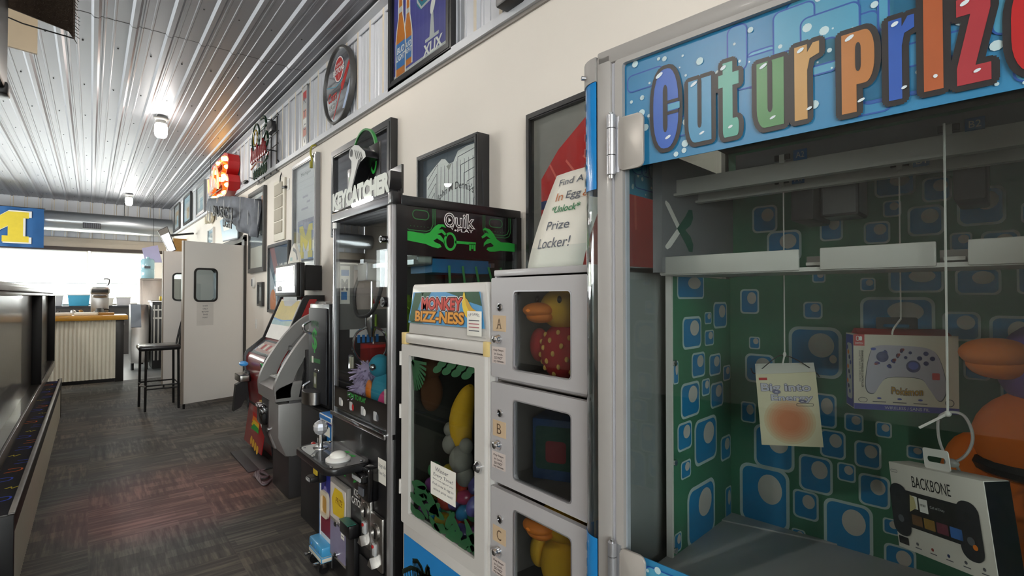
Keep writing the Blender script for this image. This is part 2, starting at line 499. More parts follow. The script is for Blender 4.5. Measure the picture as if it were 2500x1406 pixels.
# the rest of the room that closes it off
b = B()
b.box(-5.15, -5, -3.4, 15.9, 0, 1.3, BEIGE); b.box(-5.15, -5, -3.4, 15.9, 2.85, 3.8, BEIGE); b.box(-5.15, -5, -3.4, 9.1, 1.3, 2.85, BEIGE); b.box(-5.15, -5, 15.1, 15.9, 1.3, 2.85, BEIGE)
struct(b, 'wall_left')
b = B()
b.box(-5, 1.7, -3.55, -3.4, 0, .9, BEIGE); b.box(-5, 1.7, -3.55, -3.4, 2.9, 3.8, BEIGE); b.box(-5, -3.9, -3.55, -3.4, .9, 2.9, BEIGE); b.box(-.1, 1.7, -3.55, -3.4, .9, 2.9, BEIGE)
struct(b, 'wall_back')
b = B()
for y in (9.1, 12.05, 15.0): b.box(-5.12, -5.0, y, y + .1, 1.3, 2.85, WF)
b.box(-5.12, -5, 9.1, 15.1, 1.3, 1.36, WF); b.box(-5.12, -5, 9.1, 15.1, 2.79, 2.85, WF)
o = struct(b, 'window_4'); B().box(-5.08, -5.074, 9.15, 15.05, 1.33, 2.82, CLEAR).done('pane', o)  # unseen side window, added to let fill light in
b = B()
for x in (-3.9, -2.05, -.2): b.box(x, x + .1, -3.53, -3.4, .9, 2.9, WF)
b.box(-3.9, -.1, -3.53, -3.4, .9, .96, WF); b.box(-3.9, -.1, -3.53, -3.4, 2.84, 2.9, WF)
o = struct(b, 'window_5'); B().box(-3.85, -.15, -3.48, -3.474, .95, 2.85, CLEAR).done('pane', o)  # unseen back window, added as a source of front fill

# doorway behind the swing doors
b = B()
JB = mat('dark door frame', '#34302c', .45)
b.box(W - .03, W + .12, 7.52, 7.6, 0, 2.16, JB); b.box(W - .03, W + .12, 9.2, 9.28, 0, 2.16, JB); b.box(W - .03, W + .12, 7.52, 9.28, 2.1, 2.18, JB)
struct(b, 'door_1')
b = B(); b.box(W + .12, 4.2, 7.0, 7.1, 0, 3, BEIGE); b.box(4.1, 4.2, 7.1, 10, 0, 3, mat('back room wall', '#9fb0bd', .6)); b.box(W + .12, 4.2, 10, 10.1, 0, 3, BEIGE); b.box(W + .12, 4.2, 7, 10.1, 2.9, 3, BEIGE)
struct(b, 'wall_side_room')
struct(B().box(W + .1, 4.2, 7, 10.42, -.1, -.004, _M['kitchen vinyl']), 'floor_side_room')


# jar-glass ceiling lamps
JARG = mat('lit jar glass', '#fff6e8', .3, emit=50.0, ecol='#fff8ef')
def jar(label, x, y, copy=None):
    z = ceilz(y)
    if copy: return clone(copy, (x, y, z), None, label)
    t = thing('ceiling_lamp', label, 'lamp', (x, y, z), 0, 'jar lamps on the metal ceiling')
    B().lathe([(.075, -.022), (.075, -.03), (.06, -.05), (.05, -.055), (.05, -.09), (.055, -.095)], mat('lamp base', '#8f8f8c', .5)).done('base', t)
    B().lathe([(.046, -.09), (.06, -.1), (.066, -.13), (.066, -.2), (.06, -.235), (.045, -.255), (.012, -.262)], JARG).done('jar', t)
    return t
j = jar('glass jar lamp on the ceiling beside the lit red letter', .63, 7.4)
jar('small far glass jar lamp on the ceiling near the silver duct', .62, 13.9, j)
jar('glass jar lamp on the ceiling above the prize cabinet', .55, .3, j)
jar('glass jar lamp on the ceiling over the cash machine', .55, 3.3, j)  # extra lamp just above view, added to brighten the aisle
for i, yy in enumerate((1.7, 7.1, 12.6)):
    jar(['glass jar lamp over the open floor by the entrance', 'glass jar lamp over the middle of the bar room', 'glass jar lamp over the bar end of the room'][i], -2.9, yy, j)
for xx, yy, wh in ((-1.9, 1.2, 'over the open floor by the entrance'), (-.92, 6.3, 'over the booths'), (-1.3, 9.3, 'over the tables before the bar')):  # only one dome is known, by its reflection; the others are added fill
  t = thing('pendant_lamp', 'white dome pendant lamp hanging ' + wh, 'lamp', (xx, yy, 2.95), 0, 'dome pendant lamps')
  B().lathe([(.015, .2), (.05, .17), (.12, .1), (.2, .02), (.205, 0), (.19, .005), (.03, .12)], WHITE, seg=28).done('shade', t)
  B().ell((0, 0, .045), .05, mat('pendant bulb', '#ffffff', .4, emit=420, ecol='#fff8ef')).done('bulb', t)
  B().tube([(0, 0, .19), (0, 0, ceilz(yy) - 2.95)], .006, BLACK).done('cord', t)
# ------------------------------------------------------------------ things on the machine wall
FRB = mat('black frame', '#1e1e20', .35, coat=.3)
FRG = mat('grey frame', '#4b4a49', .4)
GLZ = glass('picture glass', '#f6f8f8', .4)


def frame(name, label, Y0, Y1, z0, z1, dep, fw, fm, art, cat='picture', x=W, back=None, glz=True, inset=.012, group=None, lean=0, bg=PAPER):
    """picture on the wall: Y0 = its end nearer the far wall; art(b, h, k) draws on the backing, h / k = half width / half height inside"""
    t = thing(name, label, cat, (x, (Y0 + Y1) / 2, (z0 + z1) / 2), 0, group, (R(-lean), 0, R(-90)))
    h, k = (Y0 - Y1) / 2, (z1 - z0) / 2
    b = B(); b.ring(rr(-h, -k, h, k, .001, 1), rr(-h + fw, -k + fw, h - fw, k - fw, .001, 1), -dep, -.001, fm)
    b.ring(rr(-h + fw * .35, -k + fw * .35, h - fw * .35, k - fw * .35, .001, 1), rr(-h + fw * .8, -k + fw * .8, h - fw * .8, k - fw * .8, .001, 1), -dep - .004, -dep, fm)
    b.done('frame', t)
    b = B(); b.box(-h + fw, h - fw, -inset, -.002, -k + fw, k - fw, bg); b.fr((0, -inset, 0)); art(b, h - fw, k - fw); b.done('print', t, flat=True)
    if glz: B().box(-h + fw, h - fw, -dep + .004, -dep + .006, -k + fw, k - fw, GLZ).done('glass', t)
    return t


PURP = mat('violet print', '#3c3a8c', .5, var=.15, vs=5)
AMB = mat('amber bottle', '#c0701c', .4, var=.3, vs=12)
LBL = mat('blue label', '#2c6aa8', .5, var=.2)


def beer(b, h, k):
    b.rect(-h, -k, h, k, PURP, lay=1); b.rect(-h, -k, h, -k + .035, LGREY, lay=2)
    for i in range(9): b.rect(-.05 + i * .05, -k + .04, -.047 + i * .05, k, mat('violet stripe', '#5552a8', .5), lay=2)
    for i, (cx, s, yb) in enumerate(((-h + .10, 1.0, -k + .02), (-h + .2, .82, -k + .05))):
        w = .062 * s
        P = [(cx - w, yb), (cx + w, yb), (cx + w, yb + .24 * s), (cx + w * .75, yb + .32 * s), (cx + w * .4, yb + .4 * s), (cx + w * .33, yb + .56 * s), (cx - w * .33, yb + .56 * s),
             (cx - w * .4, yb + .4 * s), (cx - w * .75, yb + .32 * s), (cx - w, yb + .24 * s)]
        b.poly([(px + (.012 if px > cx else -.012), py) for px, py in P], WHITE, 3 + 3 * (1 - i)); b.poly(P, AMB, 4 + 3 * (1 - i))
        b.rect(cx - w, yb + .05 * s, cx + w, yb + .22 * s, LBL, lay=5 + 3 * (1 - i)); b.rect(cx - w * .36, yb + .42 * s, cx + w * .36, yb + .46 * s, LGREY, lay=5 + 3 * (1 - i))
        b.text('BUD', cx - w * .8, yb + .15 * s, cx + w * .8, yb + .19 * s, WHITE, .02, .2, 6 + 3 * (1 - i)); b.text('LIGHT', cx - w * .9, yb + .1 * s, cx + w * .9, yb + .14 * s, WHITE, .02, .2, 6 + 3 * (1 - i))
    TEAL = mat('teal print', '#0f6f86', .5)
    b.poly([(-.03, .1), (.02, .05), (.13, .06), (.25, .16), (.28, .3), (-.03, .3)], TEAL, 3)
    b.line([(-.03, .28), (-.02, .12), (.03, .06), (.16, .07)], .016, LGREY, lay=4); b.line([(-.005, .28), (.01, .13), (.05, .1)], .02, mat('dark red', '#7b1d24', .5), lay=5)
    b.text('LIGHT', .02, .13, .27, .24, WHITE, .02, .15, 5)
    b.poly([(.13, -.17), (.19, -.17), (.175, -.02), (.15, -.02)], LGREY, 4); b.oval(.17, .02, .026, .055, WHITE, 5, a=-.35)
    b.rect(.08, -.185, .24, -.165, LGREY, lay=5); b.text('XLIX', .06, -.265, .27, -.2, WHITE, .035, .1, 5)


frame('beer_poster', 'violet beer poster in a wide black frame with two amber bottles', 3.262, 2.458, 2.775, 3.47, .035, .055, FRB, beer, x=W + .005, inset=.015)

# round mirror sign
t = thing('round_mirror', 'round mirror sign with a red basketball badge in a dark frame', 'mirror', (W + .005, 4.215, 3.13), -90)
b = B(); b.lathe([(.322, -.001), (.322, -.03), (.315, -.04), (.302, -.04), (.298, -.03), (.298, -.001)], FRG, ax='y', seg=48); b.done('frame', t)
b = B(); b.lathe([(.299, -.015), (.299, -.025)], mat('mirror', '#c9cdd2', .06, .95, var=.01), ax='y', seg=48); b.fr((0, -.025, 0))
b.oval(.02, .13, .095, .095, RED, 1, 32); b.line(el(.02, .13, .1, .1, 32), .012, WHITE, True, 2); b.line(el(.02, .13, .107, .107, 32), .005, NAVY, True, 3)
b.text('PISTONS', -.1, .1, .14, .145, WHITE, .03, 0, 5); b.text('PISTONS', -.1, .1, .14, .145, NAVY, .06, 0, 4); b.text('DETROIT', -.04, .16, .08, .18, WHITE, .01, 0, 4)
for a in (-.05, 0, .05): b.line([(.02 + a, .05), (.02 + a * 1.6, .09)], .004, WHITE, lay=2)
b.text('Coors', -.22, -.1, -.03, -.02, RED, .02, .1, 3); b.text('LIGHT', -.2, -.17, -.04, -.12, LGREY, .02, .1, 3)
b.poly([(.06, -.02), (.24, .14), (.26, .1), (.1, -.07)], RED, 2); b.line([(.08, -.04), (-.1, -.26)], .018, RED, lay=2)
b.line([(-.26, .05), (-.05, 0), (.1, .02), (.26, .09)], .006, mat('cyan line', '#4aa3bd', .5), lay=2)
b.poly([(.1, -.22), (.26, -.02), (.25, -.1), (.15, -.23)], mat('pale blue', '#a9b9d6', .5), 2); b.done('mirror_face', t, flat=True)

# small black bracket box on the trim ledge
t = thing('wall_speaker', 'small black box bracketed to the ribbed wall above the trim', 'speaker', (W, 1.885, 2.765), -90)
B().box(-.07, .07, -.1, -.01, 0, .14, BLACK, .012).done('body', t); B().box(-.03, .03, -.12, 0, .02, .05, DARK, .004).done('bracket', t)

# narrow strip banner
t = thing('pennant_banner', 'narrow red and white strip banner hanging on the ribbed wall', 'banner', (W + .006, 5.135, 3.12), -90)
b = B(); b.box(-.055, .055, -.008, -.004, -.3, .3, LGREY); b.fr((0, -.008, 0)); 
for i, m in enumerate((WHITE, mat('salmon', '#c98a7b', .6), WHITE, mat('salmon', '#c98a7b'), LGREY, RED)): b.rect(-.05, -.28 + i * .09, .05, -.2 + i * .09, m, lay=1)
for i in range(4): b.text('VCTR'[i], -.03, -.26 + i * .13, .03, -.2 + i * .13, GREYT, .01, 0, 2)
b.done('cloth', t, flat=True); b = B(); b.cyl((-.07, -.006, .3), (.07, -.006, .3), .006, BLACK, seg=8); b.done('rod', t)

# unlit neon beer sign on a wire grid
t = thing('neon_sign', 'unlit neon sign with red script on a black wire grid', 'neon sign', (W - .05, 6.45, 3.08), -90)
b = B()
for zv in (-.33, -.27, -.02, .12, .3): b.tube([(-.45, .035, zv), (.45, .035, zv)], .006, BLACK, 6)
for xv in (-.38, -.12, .16, .4): b.tube([(xv, .035, -.33), (xv, .035, .33)], .006, BLACK, 6)
for xv, zv in ((-.4, -.27), (-.38, .12), (.4, -.1), (.2, .3)): b.tube([(xv, .04, zv), (xv, -.07, zv)], .006, BLACK, 6)
b.box(.1, .3, .0, .05, .15, .27, DARK, .01); b.done('wire_grid', t)
def neon(name, pts, m, r=.011, n=5): B().tube(smooth_pts(pts, n), r, m, 8).done(name, t)
DG = mat('dark green tube', '#1e3b2a', .2); NR = mat('red tube', '#8f1f24', .2, coat=.4); NY = mat('yellow tube', '#9c8420', .2)
neon('oval_tube', [(-.18 + .17 * math.cos(a / 12 * 6.283), -.05, .17 + .16 * math.sin(a / 12 * 6.283)) for a in range(13)], DG)
neon('inner_tube', [(-.18 + .09 * math.cos(a / 12 * 6.283), -.055, .17 + .09 * math.sin(a / 12 * 6.283)) for a in range(13)], NY, .008)
for i in range(8):
    xx = -.36 + i * .085
    neon('script_tube', [(xx, -.06, -.1), (xx + .03, -.06, .02 + .06 * (i % 3 == 0)), (xx + .06, -.06, -.04), (xx + .03, -.06, -.12), (xx + .085, -.06, -.09)], NR, .011, 4)
neon('swash_tube', [(-.4, -.05, -.17), (-.1, -.05, -.14), (.2, -.05, -.19), (.38, -.05, -.12)], NR, .009)
for i in range(6):
    xx = -.25 + i * .1
    neon('letter_tube', [(xx, -.05, -.32), (xx, -.05, -.22), (xx + .05, -.05, -.22), (xx + .05, -.05, -.3), (xx + .01, -.05, -.32)], DG, .009, 3)
neon('leaf_tube', [(.1, -.05, .05), (.3, -.05, .13), (.36, -.05, .02), (.26, -.05, -.06), (.34, -.05, -.16), (.18, -.05, -.2)], DG, .013)
neon('cap_tube', [(.05, -.05, .33), (.22, -.05, .32), (.28, -.05, .22), (.12, -.05, .2)], DG, .013)
b = B(); b.tube(smooth_pts([(.42, .04, -.2), (.5, .06, -.33), (.56, .03, -.42), (.53, .035, -.5), (.62, .03, -.55), (.69, .035, -.545)], 6), .006, BLACK, 6); b.tube(smooth_pts([(.56, .03, -.42), (.6, .03, -.5), (.66, .03, -.545)], 6), .005, BLACK, 6)
b.cyl((.66, .03, -.545), (.76, .03, -.56), .014, BLACK, .016, 10); b.done('power_cord', t)
# outlet the cord goes to
t = thing('wall_outlet', 'white outlet plate under the metal trim beside the beige panel', 'outlet', (W, 5.66, 2.545), -90)
b = B(); b.box(-.036, .036, -.007, -.001, -.06, .06, WHITE, .003); b.done('plate', t)
b = B(); b.box(-.016, .016, -.009, -.007, .01, .04, PAPER, .002); b.box(-.016, .016, -.009, -.007, -.04, -.01, PAPER, .002); b.done('socket', t)
# yellow plug hanging over the tall poster
t = thing('extension_plug', 'yellow cord end draped over the top of the tall pale poster', 'cord', (W, 4.78, 2.66), -90)
b = B(); b.tube(smooth_pts([(0, .01, .1), (.01, -.05, .08), (-.01, -.055, .02), (.012, -.05, -.04), (0, -.05, -.07)], 6), .009, mat('yellow cord', '#a9a13a', .5)); b.done('cord', t)
b = B(); b.box(-.012, .012, -.066, -.04, -.12, -.06, mat('yellow cord'), .005); b.done('plug', t)

# big lit marquee letter
t = thing('marquee_letter', 'big red metal letter B with glowing bulbs on the ribbed wall', 'marquee letter', (W + .008, 8.5, 3.09), -90)
MR = mat('red enamel', '#b81c1c', .35, coat=.4); MO = mat('orange enamel', '#d9531e', .4)
outer = [(-.62, -.31), (.2, -.31), (.40, -.25), (.46, -.13), (.40, -.02), (.31, .0), (.40, .06), (.44, .16), (.38, .27), (.22, .33), (-.62, .33)]
outer = [(p[0] * 1.2, p[1]) for p in outer]
inner = [(-.58, -.27), (.17, -.27), (.36, -.22), (.415, -.13), (.36, -.05), (.26, .0), (.36, .08), (.395, .16), (.34, .245), (.19, .29), (-.58, .29)]
inner = [(p[0] * 1.2, p[1]) for p in inner]
b = B(); b.ring(outer, inner, -.15, -.005, MR, mi=MO); b.prism(inner, -.02, -.006, MO); b.done('letter_shell', t)
for n, (cx, cz) in enumerate(((-.13, .16), (-.13, -.14))):
    po = rr(cx - .26, cz - .075, cx + .26, cz + .075, .07, 4); pi = rr(cx - .22, cz - .04, cx + .22, cz + .04, .035, 4)
    B().ring(po, pi, -.15, -.02, MO).done('counter_wall', t)
BUL = mat('marquee bulb', '#ffe9a0', .3, emit=8, ecol='#ffc860')
for cx, cz in ((-.48, .2), (-.48, .0), (-.48, -.2), (-.2, .27), (.1, .27), (.3, .22), (.32, .1), (.14, .01), (-.1, .01), (.3, -.06), (.34, -.16), (.18, -.24), (-.12, -.24)):
    q = B(); q.ell((cx * 1.2, -.13, cz), (.034, .05, .034), BUL, seg=12, rg=8); q.done('bulb', t)
# small clear tube sign
t = thing('tube_sign', 'small white glass tube sign in front of the glowing red letter', 'neon sign', (W - .2, 8.75, 3.07), -90)
WT = mat('white tube', '#f0eef0', .15, coat=.5)
b = B(); b.tube(smooth_pts([(-.45, 0, .12), (-.4, 0, -.1), (-.25, 0, -.12), (-.2, 0, .1), (-.35, 0, .14)], 5), .016, WT); b.done('loop_tube', t)
b = B(); b.tube(smooth_pts([(-.12, 0, -.12), (.02, 0, .16), (.2, 0, .2), (.33, 0, .05), (.35, 0, -.15)], 5), .016, WT); b.done('arc_tube', t)
b = B(); b.tube(smooth_pts([(-.15, 0, -.02), (0, 0, -.1), (.1, 0, .03), (.2, 0, -.12)], 5), .014, WT); b.done('wave_tube', t)
b = B(); b.tube([(-.5, .03, -.14), (.45, .03, -.16)], .008, BLACK); b.tube([(-.42, .03, -.14), (-.42, .03, .46)], .003, BLACK, 5); b.tube([(.38, .03, -.16), (.38, .03, .46)], .003, BLACK, 5); b.done('bracket', t)

# draped camouflage beer banner
t = thing('beer_banner', 'draped grey camouflage beer banner sagging from the metal trim', 'banner', (0, 0, 0))
cam_m = mat('camouflage cloth', '#5c6069', .7, var=.75, vs=7); b = B()
top = smooth_pts([(1.55, 9.75, 2.93), (1.40, 9.2, 2.87), (1.39, 8.2, 2.77), (1.43, 7.4, 2.66), (1.50, 6.85, 2.56), (1.54, 6.6, 2.5)], 6)
dp = [.10, .15, .22, .32, .44, .46, .44]
v = []
for i, p in enumerate(top):
    u = i / (len(top) - 1) * 6; d = dp[int(u)] * (1 - u % 1) + dp[min(6, int(u) + 1)] * (u % 1)
    v.append([b.bm.verts.new((p[0] + .025 * math.sin(i * 1.3 + k), p[1], p[2] - d * k / 4)) for k in range(5)])
for a, c2 in zip(v, v[1:]):
    for k in range(4): b.face([a[k], c2[k], c2[k + 1], a[k + 1]], cam_m)
b.fr((1.40, 8.5, 2.52), (.0, -1, -.16), (0, 0, 1)); b.lay = 95
b.text('BUSCH', .0, .02, 1.35, .16, BLKP, .03, -.0); b.text('LIGHT', .75, -.1, 1.35, -.01, BLKP, .02)
o = b.done('cloth', t); sd = o.modifiers.new('thick', 'SOLIDIFY'); sd.thickness = .006
for i in range(2, len(top) - 1, 3):
    p = top[i]; B().tube([p, (p[0] - .01, p[1] - .01, p[2] - .33)], .006, LGREY, 5).done('fringe_strand', t)

# three small frames high on the ribbed wall
def faded(c1, c2, c3):
    def f(b, h, k):
        b.rect(-h, -k, h, k, c1, lay=1); b.rect(-h * .7, -k * .6, h * .75, k * .5, c2, lay=2); b.rect(-h * .2, -k * .8, h * .5, k * .1, c3, lay=3)
    return f
PB = mat('pale blue print', '#a8c4d4', .6, var=.2); PG = mat('pale grey print', '#c6cace', .6, var=.15); PT = mat('tan print', '#c0a27a', .6, var=.2)
frame('sports_picture', 'small tan and blue framed picture beside the end wall', 15.2, 14.2, 2.95, 3.6, .03, .05, FRG, faded(PG, PT, PB), x=W + .006)
frame('sports_picture', 'pale blue framed picture high on the ribbed wall, second from the end', 13.5, 12.45, 2.93, 3.56, .03, .05, FRB, faded(PB, PG, PT), x=W + .006)
frame('sports_picture', 'white framed picture high on the ribbed wall just before the glowing letter', 11.7, 10.75, 2.9, 3.5, .03, .05, mat('silver frame', '#8e8e90', .35, .5), faded(PG, WHITE, PB), x=W + .006)

# emergency lamp, pennant plate, small picture, shelf crate
t = thing('emergency_light', 'oval beige emergency light on the wall above the swing doors', 'lamp', (W, 10.0, 2.69), -90)
B().ell((0, -.05, 0), (.26, .06, .09), mat('beige plastic', '#d9d0b8', .4)).done('housing', t); B().box(-.06, .06, -.125, -.08, -.1, .02, mat('beige plastic'), .01).done('lamp_head', t)
t = thing('paper_pennant', 'pale blue shield-shaped plaque leaning out over the swing doors', 'plaque', (W - .09, 8.1, 2.33), 0, None, (R(8), 0, R(-86)))
b = B(); b.prism([(-.42, -.16), (.3, -.17), (.45, .1), (.3, .22), (-.42, .14)], -.01, 0, mat('pale blue enamel', '#a9c8dc', .3, var=.15, vs=3)); b.fr((0, -.01, 0)); b.line([(-.42, -.16), (.3, -.17), (.45, .1)], .02, GREYT, lay=2); b.rect(-.3, -.02, .1, .06, WHITE, lay=1); b.done('plate', t)
frame('small_picture', 'little white framed picture over the second swing door', 10.35, 9.8, 2.25, 2.53, .03, .03, WHITE, faded(PB, WHITE, PG))
t = thing('wooden_shelf', 'small wooden shelf with a white cloth near the end wall', 'shelf', (W, 13.6, 2.3), -90)
WOOD = mat('honey wood', '#a67a3a', .5, var=.25, vs=6, stretch=(1, 8, 8))
b = B(); b.box(-.7, .6, -.25, 0, 0, .04, WOOD); b.box(-.7, -.66, -.25, 0, -.3, 0, WOOD); b.box(.5, .55, -.25, -.01, -.3, .3, WOOD); b.done('board', t)
b = B(); b.box(-.5, .3, -.28, -.05, .04, .2, WHITE, .05); b.done('cloth', t)

# framed orange and navy jersey print
def jers(b, h, k):
    b.rect(-h, -k, h, k, mat('dusk print', '#7f8792', .6, var=.2, vs=4), lay=1); b.rect(-h, -k, h, -k * .42, PAPER, lay=2)
    b.poly([(-h, k * .9), (-h * .35, k * .9), (-h * .6, k * .3), (-h, k * .35)], ORANGE, 2); b.poly([(h, k), (h * .55, k), (h * .7, k * .55), (h, k * .5)], ORANGE, 2)
    b.poly([(-h * .3, k * .85), (h * .5, k * .9), (h * .6, k * .4), (h * .3, k * .2), (-h * .55, k * .25)], mat('slate print', '#3d434c', .6), 3)
    b.rect(-h, k * .9, h, k, WHITE, lay=3); b.rect(-h, -k * .12, h, -k * .02, mat('silver band', '#bcc2c8', .4), lay=3)
frame('jersey_picture', 'tall grey-framed print in orange, slate and cream beside the doorway', 7.3, 6.52, 1.66, 2.683, .035, .055, FRG, jers)

# louvred panel
t = thing('wall_panel', 'tall cream framed panel with four beige squares', 'wall panel', (W, 5.945, 2.31), -90)
CRM = mat('cream paint', '#e6e0d0', .5); b = B(); b.box(-.2, .2, -.02, -.001, -.335, .33, CRM, .004); b.done('frame', t)
for i in range(4): B().box(-.16, .14, -.028, -.018, -.255 + i * .14, -.13 + i * .14, mat('beige mesh', '#b5ad9c', .7, bump=.3, bs=300), .002).done('panel', t)

# tall pale poster with a yellow letter M
MY = mat('maize print', '#e0cf6a', .6, var=.08); MB = mat('faded blue print', '#7f93b4', .6, var=.3)
def mpts(w, h2): return [(-w, -h2), (-w * .3, -h2), (-w * .3, -h2 * .6), (-w * .45, -h2 * .6), (-w * .45, h2 * .05), (0, -h2 * .55), (w * .45, h2 * .05), (w * .45, -h2 * .6), (w * .3, -h2 * .6), (w * .3, -h2), (w, -h2), (w, -h2 * .6), (w * .85, -h2 * .6),
                         (w * .85, h2 * .6), (w, h2 * .6), (w, h2), (w * .45, h2), (0, h2 * .3), (-w * .45, h2), (-w, h2), (-w, h2 * .6), (-w * .85, h2 * .6), (-w * .85, -h2 * .6), (-w, -h2 * .6)]
def mpost(b, h, k):
    b.rect(-h, -k, h, k, mat('pale poster', '#d9d9de', .5, var=.05), lay=1); b.rect(-h * .85, -k * .95, h * .85, -k * .9, GREYT, lay=2)
    b.rect(-h * .8, -k * .55, h * .8, -k * .1, mat('crowd print', '#a9a6b8', .6, var=.4, vs=16), lay=2)
    b.poly([(px, py - k * .55) for px, py in mpts(h * .62, k * .33)], MY, 4); b.poly([(px, py - k * .55) for px, py in mpts(h * .68, k * .36)], MB, 3)
    for i, (x0, w2) in enumerate(((-.14, .2), (.02, .1), (-.1, .16))): b.rect(x0, k * (.1 + .12 * i), x0 + w2, k * (.14 + .12 * i), mat('mauve print', '#b9b2c4', .6), lay=2)
    b.text('Michigan', -h * .5, k * .78, h * .4, k * .86, GREYT, 0, .1, 2)
frame('tall_poster', 'tall pale poster with a big yellow letter in a silver frame', 5.4, 4.69, 1.635, 2.675, .04, .04, mat('silver frame', '#8e8e90', .35, .5), mpost)

# poster behind the red cabinet
def navy(b, h, k):
    b.rect(-h, -k, h, k, mat('navy print', '#27415f', .5, var=.4, vs=5), lay=1); b.poly([(-h, k), (-h * .5, k), (h * .3, -k * .3), (0, -k * .5)], mat('red blue print', '#8a4650', .5, var=.4, vs=16), 2)
    b.poly([(-h, k * .4), (-h * .1, -k * .5), (-h * .2, -k), (-h, -k)], mat('ice print', '#b9c0cc', .5, var=.2), 3); b.text('LIGHT', -h * .1, k * .1, h * .8, k * .45, WHITE, .02, 0, 3); b.oval(-h * .6, -k * .75, .12, .14, ORANGE, 4)
frame('navy_poster', 'navy and red poster leaning on the wall behind the red cabinet', 6.36, 5.55, 1.18, 1.95, .03, .035, FRB, navy)
# thermostat, small frame, switch
t = thing('thermostat', 'white oval thermostat on the beige wall under the orange print', 'thermostat', (W, 7.08, 1.535), -90)
b = B(); b.lathe([(.07, -.001), (.07, -.02), (.06, -.03), (.0, -.03)], WHITE, ax='y'); b.done('body', t); B().box(-.012, .012, -.036, -.028, -.045, .045, GREYT, .004).done('dial', t)
frame('framed_notice', 'small black framed notice beneath the tall orange print', 6.83, 6.6, 1.245, 1.535, .03, .03, FRB, lambda b, h, k: (b.rect(-h, -k, h, k, DARK, lay=1), b.rect(-h * .75, -k * .7, h * .75, k * .75, LGREY, lay=2)))
t = thing('light_switch', 'pale light switch on the wall beside the doorway', 'switch', (W, 6.97, 1.02), -90)
B().box(-.036, .036, -.007, -.001, -.06, .06, WHITE, .003).done('plate', t); B().box(-.008, .008, -.016, -.006, -.014, .014, WHITE, .002).done('toggle', t)
t = thing('black_plug', 'small black cap lying on the metal trim under the neon sign', 'cap', (W - .02, 7.42, trimz(7.42) + .05), -90)
B().ell((0, -.02, .022), (.1, .03, .022), BLACK).done('cap', t)

# mirror-faced frame behind the key machine
frame('dark_mirror', 'large black framed mirror on the wall behind the key machine', 4.28, 3.17, 1.86, 2.575, .05, .06, FRB, lambda b, h, k: b.rect(-h, -k, h, k, mat('dark mirror', '#6d7076', .05, .9, var=.02), lay=1), cat='mirror', glz=False, inset=.03)

# pinstriped jersey in a deep case
def pin(b, h, k):
    b.rect(-h, -k, h, k, mat('slate board', '#46525f', .6), lay=1)
    JW = mat('jersey cloth', '#f6f6f2', .8, var=.05); JL = mat('pinstripe', '#4a4c55', .7)
    b.poly([(-h * .86, -k), (-h * .86, k * .42), (-h * .55, k * .66), (-h * .28, k * .84), (-h * .15, k * .8), (0, k * .6), (h * .15, k * .62), (h * .3, k * .9), (h * .6, k * .95), (h, k * .93), (h, -k)], JW, 2)
    for i in range(8):
        y = k * .55 - i * .05
        b.line([(-h * .81, y - .05), (-h * .42 - i * .012, y + .03 - i * .004)], .004, JL, lay=3); b.line([(-h * .42 - i * .012, y + .03 - i * .004), (-h * .42 - i * .014, -k)], .004, JL, lay=3)
        b.line([(h * .99, y + .05), (h * .3 + i * .03, y + .03)], .004, JL, lay=3); b.line([(h * .3 + i * .03, y + .03), (h * .3 + i * .03, -k)], .004, JL, lay=3)
    for i in range(11): b.line([(-h * .3 + i * .04, k * .6), (-h * .32 + i * .042, -k)], .004, JL, lay=3)
    b.poly([(-.03, k * .56), (.03, k * .6), (0, k * .4)], mat('collar shade', '#a9a89f', .7), 4)
    b.text("John M Dennis's", -.13, -k * .6, .24, -k * .3, BLKP, .01, .1, 5, arch=.05)
frame('jersey_case', 'white pinstriped jersey in a deep black display case', 2.765, 2.131, 1.80, 2.212, .078, .026, FRB, pin, cat='display case', inset=.045)
# satin jersey case behind the sign
def red(b, h, k):
    b.rect(-h, -k, h, k, mat('taupe board', '#8b8680', .6), lay=1)
    SAT = mat('red satin', '#c2302f', .3, var=.35, vs=5, bump=.6, bs=9)
    b.poly([(-h * .86, -k * .9), (-h * .86, k * .25), (-h * .55, k * .55), (-h * .1, k * .82), (h * .1, k * .7), (h * .3, k * .82), (h * .7, k * .55), (h * .86, k * .2), (h * .86, -k * .9)], SAT, 2)
    b.rect(-h * .86, -k * .12, h * .86, -k * .02, NAVY, lay=3)
    for i in range(4): b.line([(-h * .7 + i * .1, k * .4), (-h * .5 + i * .13, k * .1), (-h * .4 + i * .12, -k * .5)], .01, mat('satin sheen', '#e46a5c', .3), lay=3)
frame('jersey_case', 'red satin jersey in a black frame behind the paper sign', 1.79, 1.02, 1.4, 2.21, .045, .03, FRB, red, cat='display case', inset=.02)
# ------------------------------------------------------------------ key claw machine
KP = mat('satin black metal', '#151517', .35, coat=.3)
SILV = mat('silver extrusion', '#a5a3a4', .38, .55, var=.03)
KG = mat('key green', '#2ba03e', .5); KGD = mat('key green dim', '#2c6a3a', .5)
PBLK = mat('printed black', '#120f11', .3, coat=.6)
t = thing('claw_machine', 'tall black key claw machine with green hands printed on its side', 'claw machine', (.925, 2.195, 0), -90)
HX = .33; DP = .655
b = B()
b.box(-HX, HX, 0.004, DP, .03, .80, KP, .006)                                # lower body
b.box(-HX, HX, 0.02, DP, .80, .815, KP)
b.box(-HX - .004, HX + .004, -.006, .03, 1.735, 1.775, mat('cap rail', '#55565c', .35, .4), .004); b.box(-HX - .004, HX + .006, .03, DP + .004, 1.735, 1.775, KP, .004)
b.box(-HX + .01, HX - .01, .02, DP - .01, 1.755, 1.77, KP)
b.box(HX - .03, HX + .01, -.012, .03, 1.738, 1.785, KP, .004)
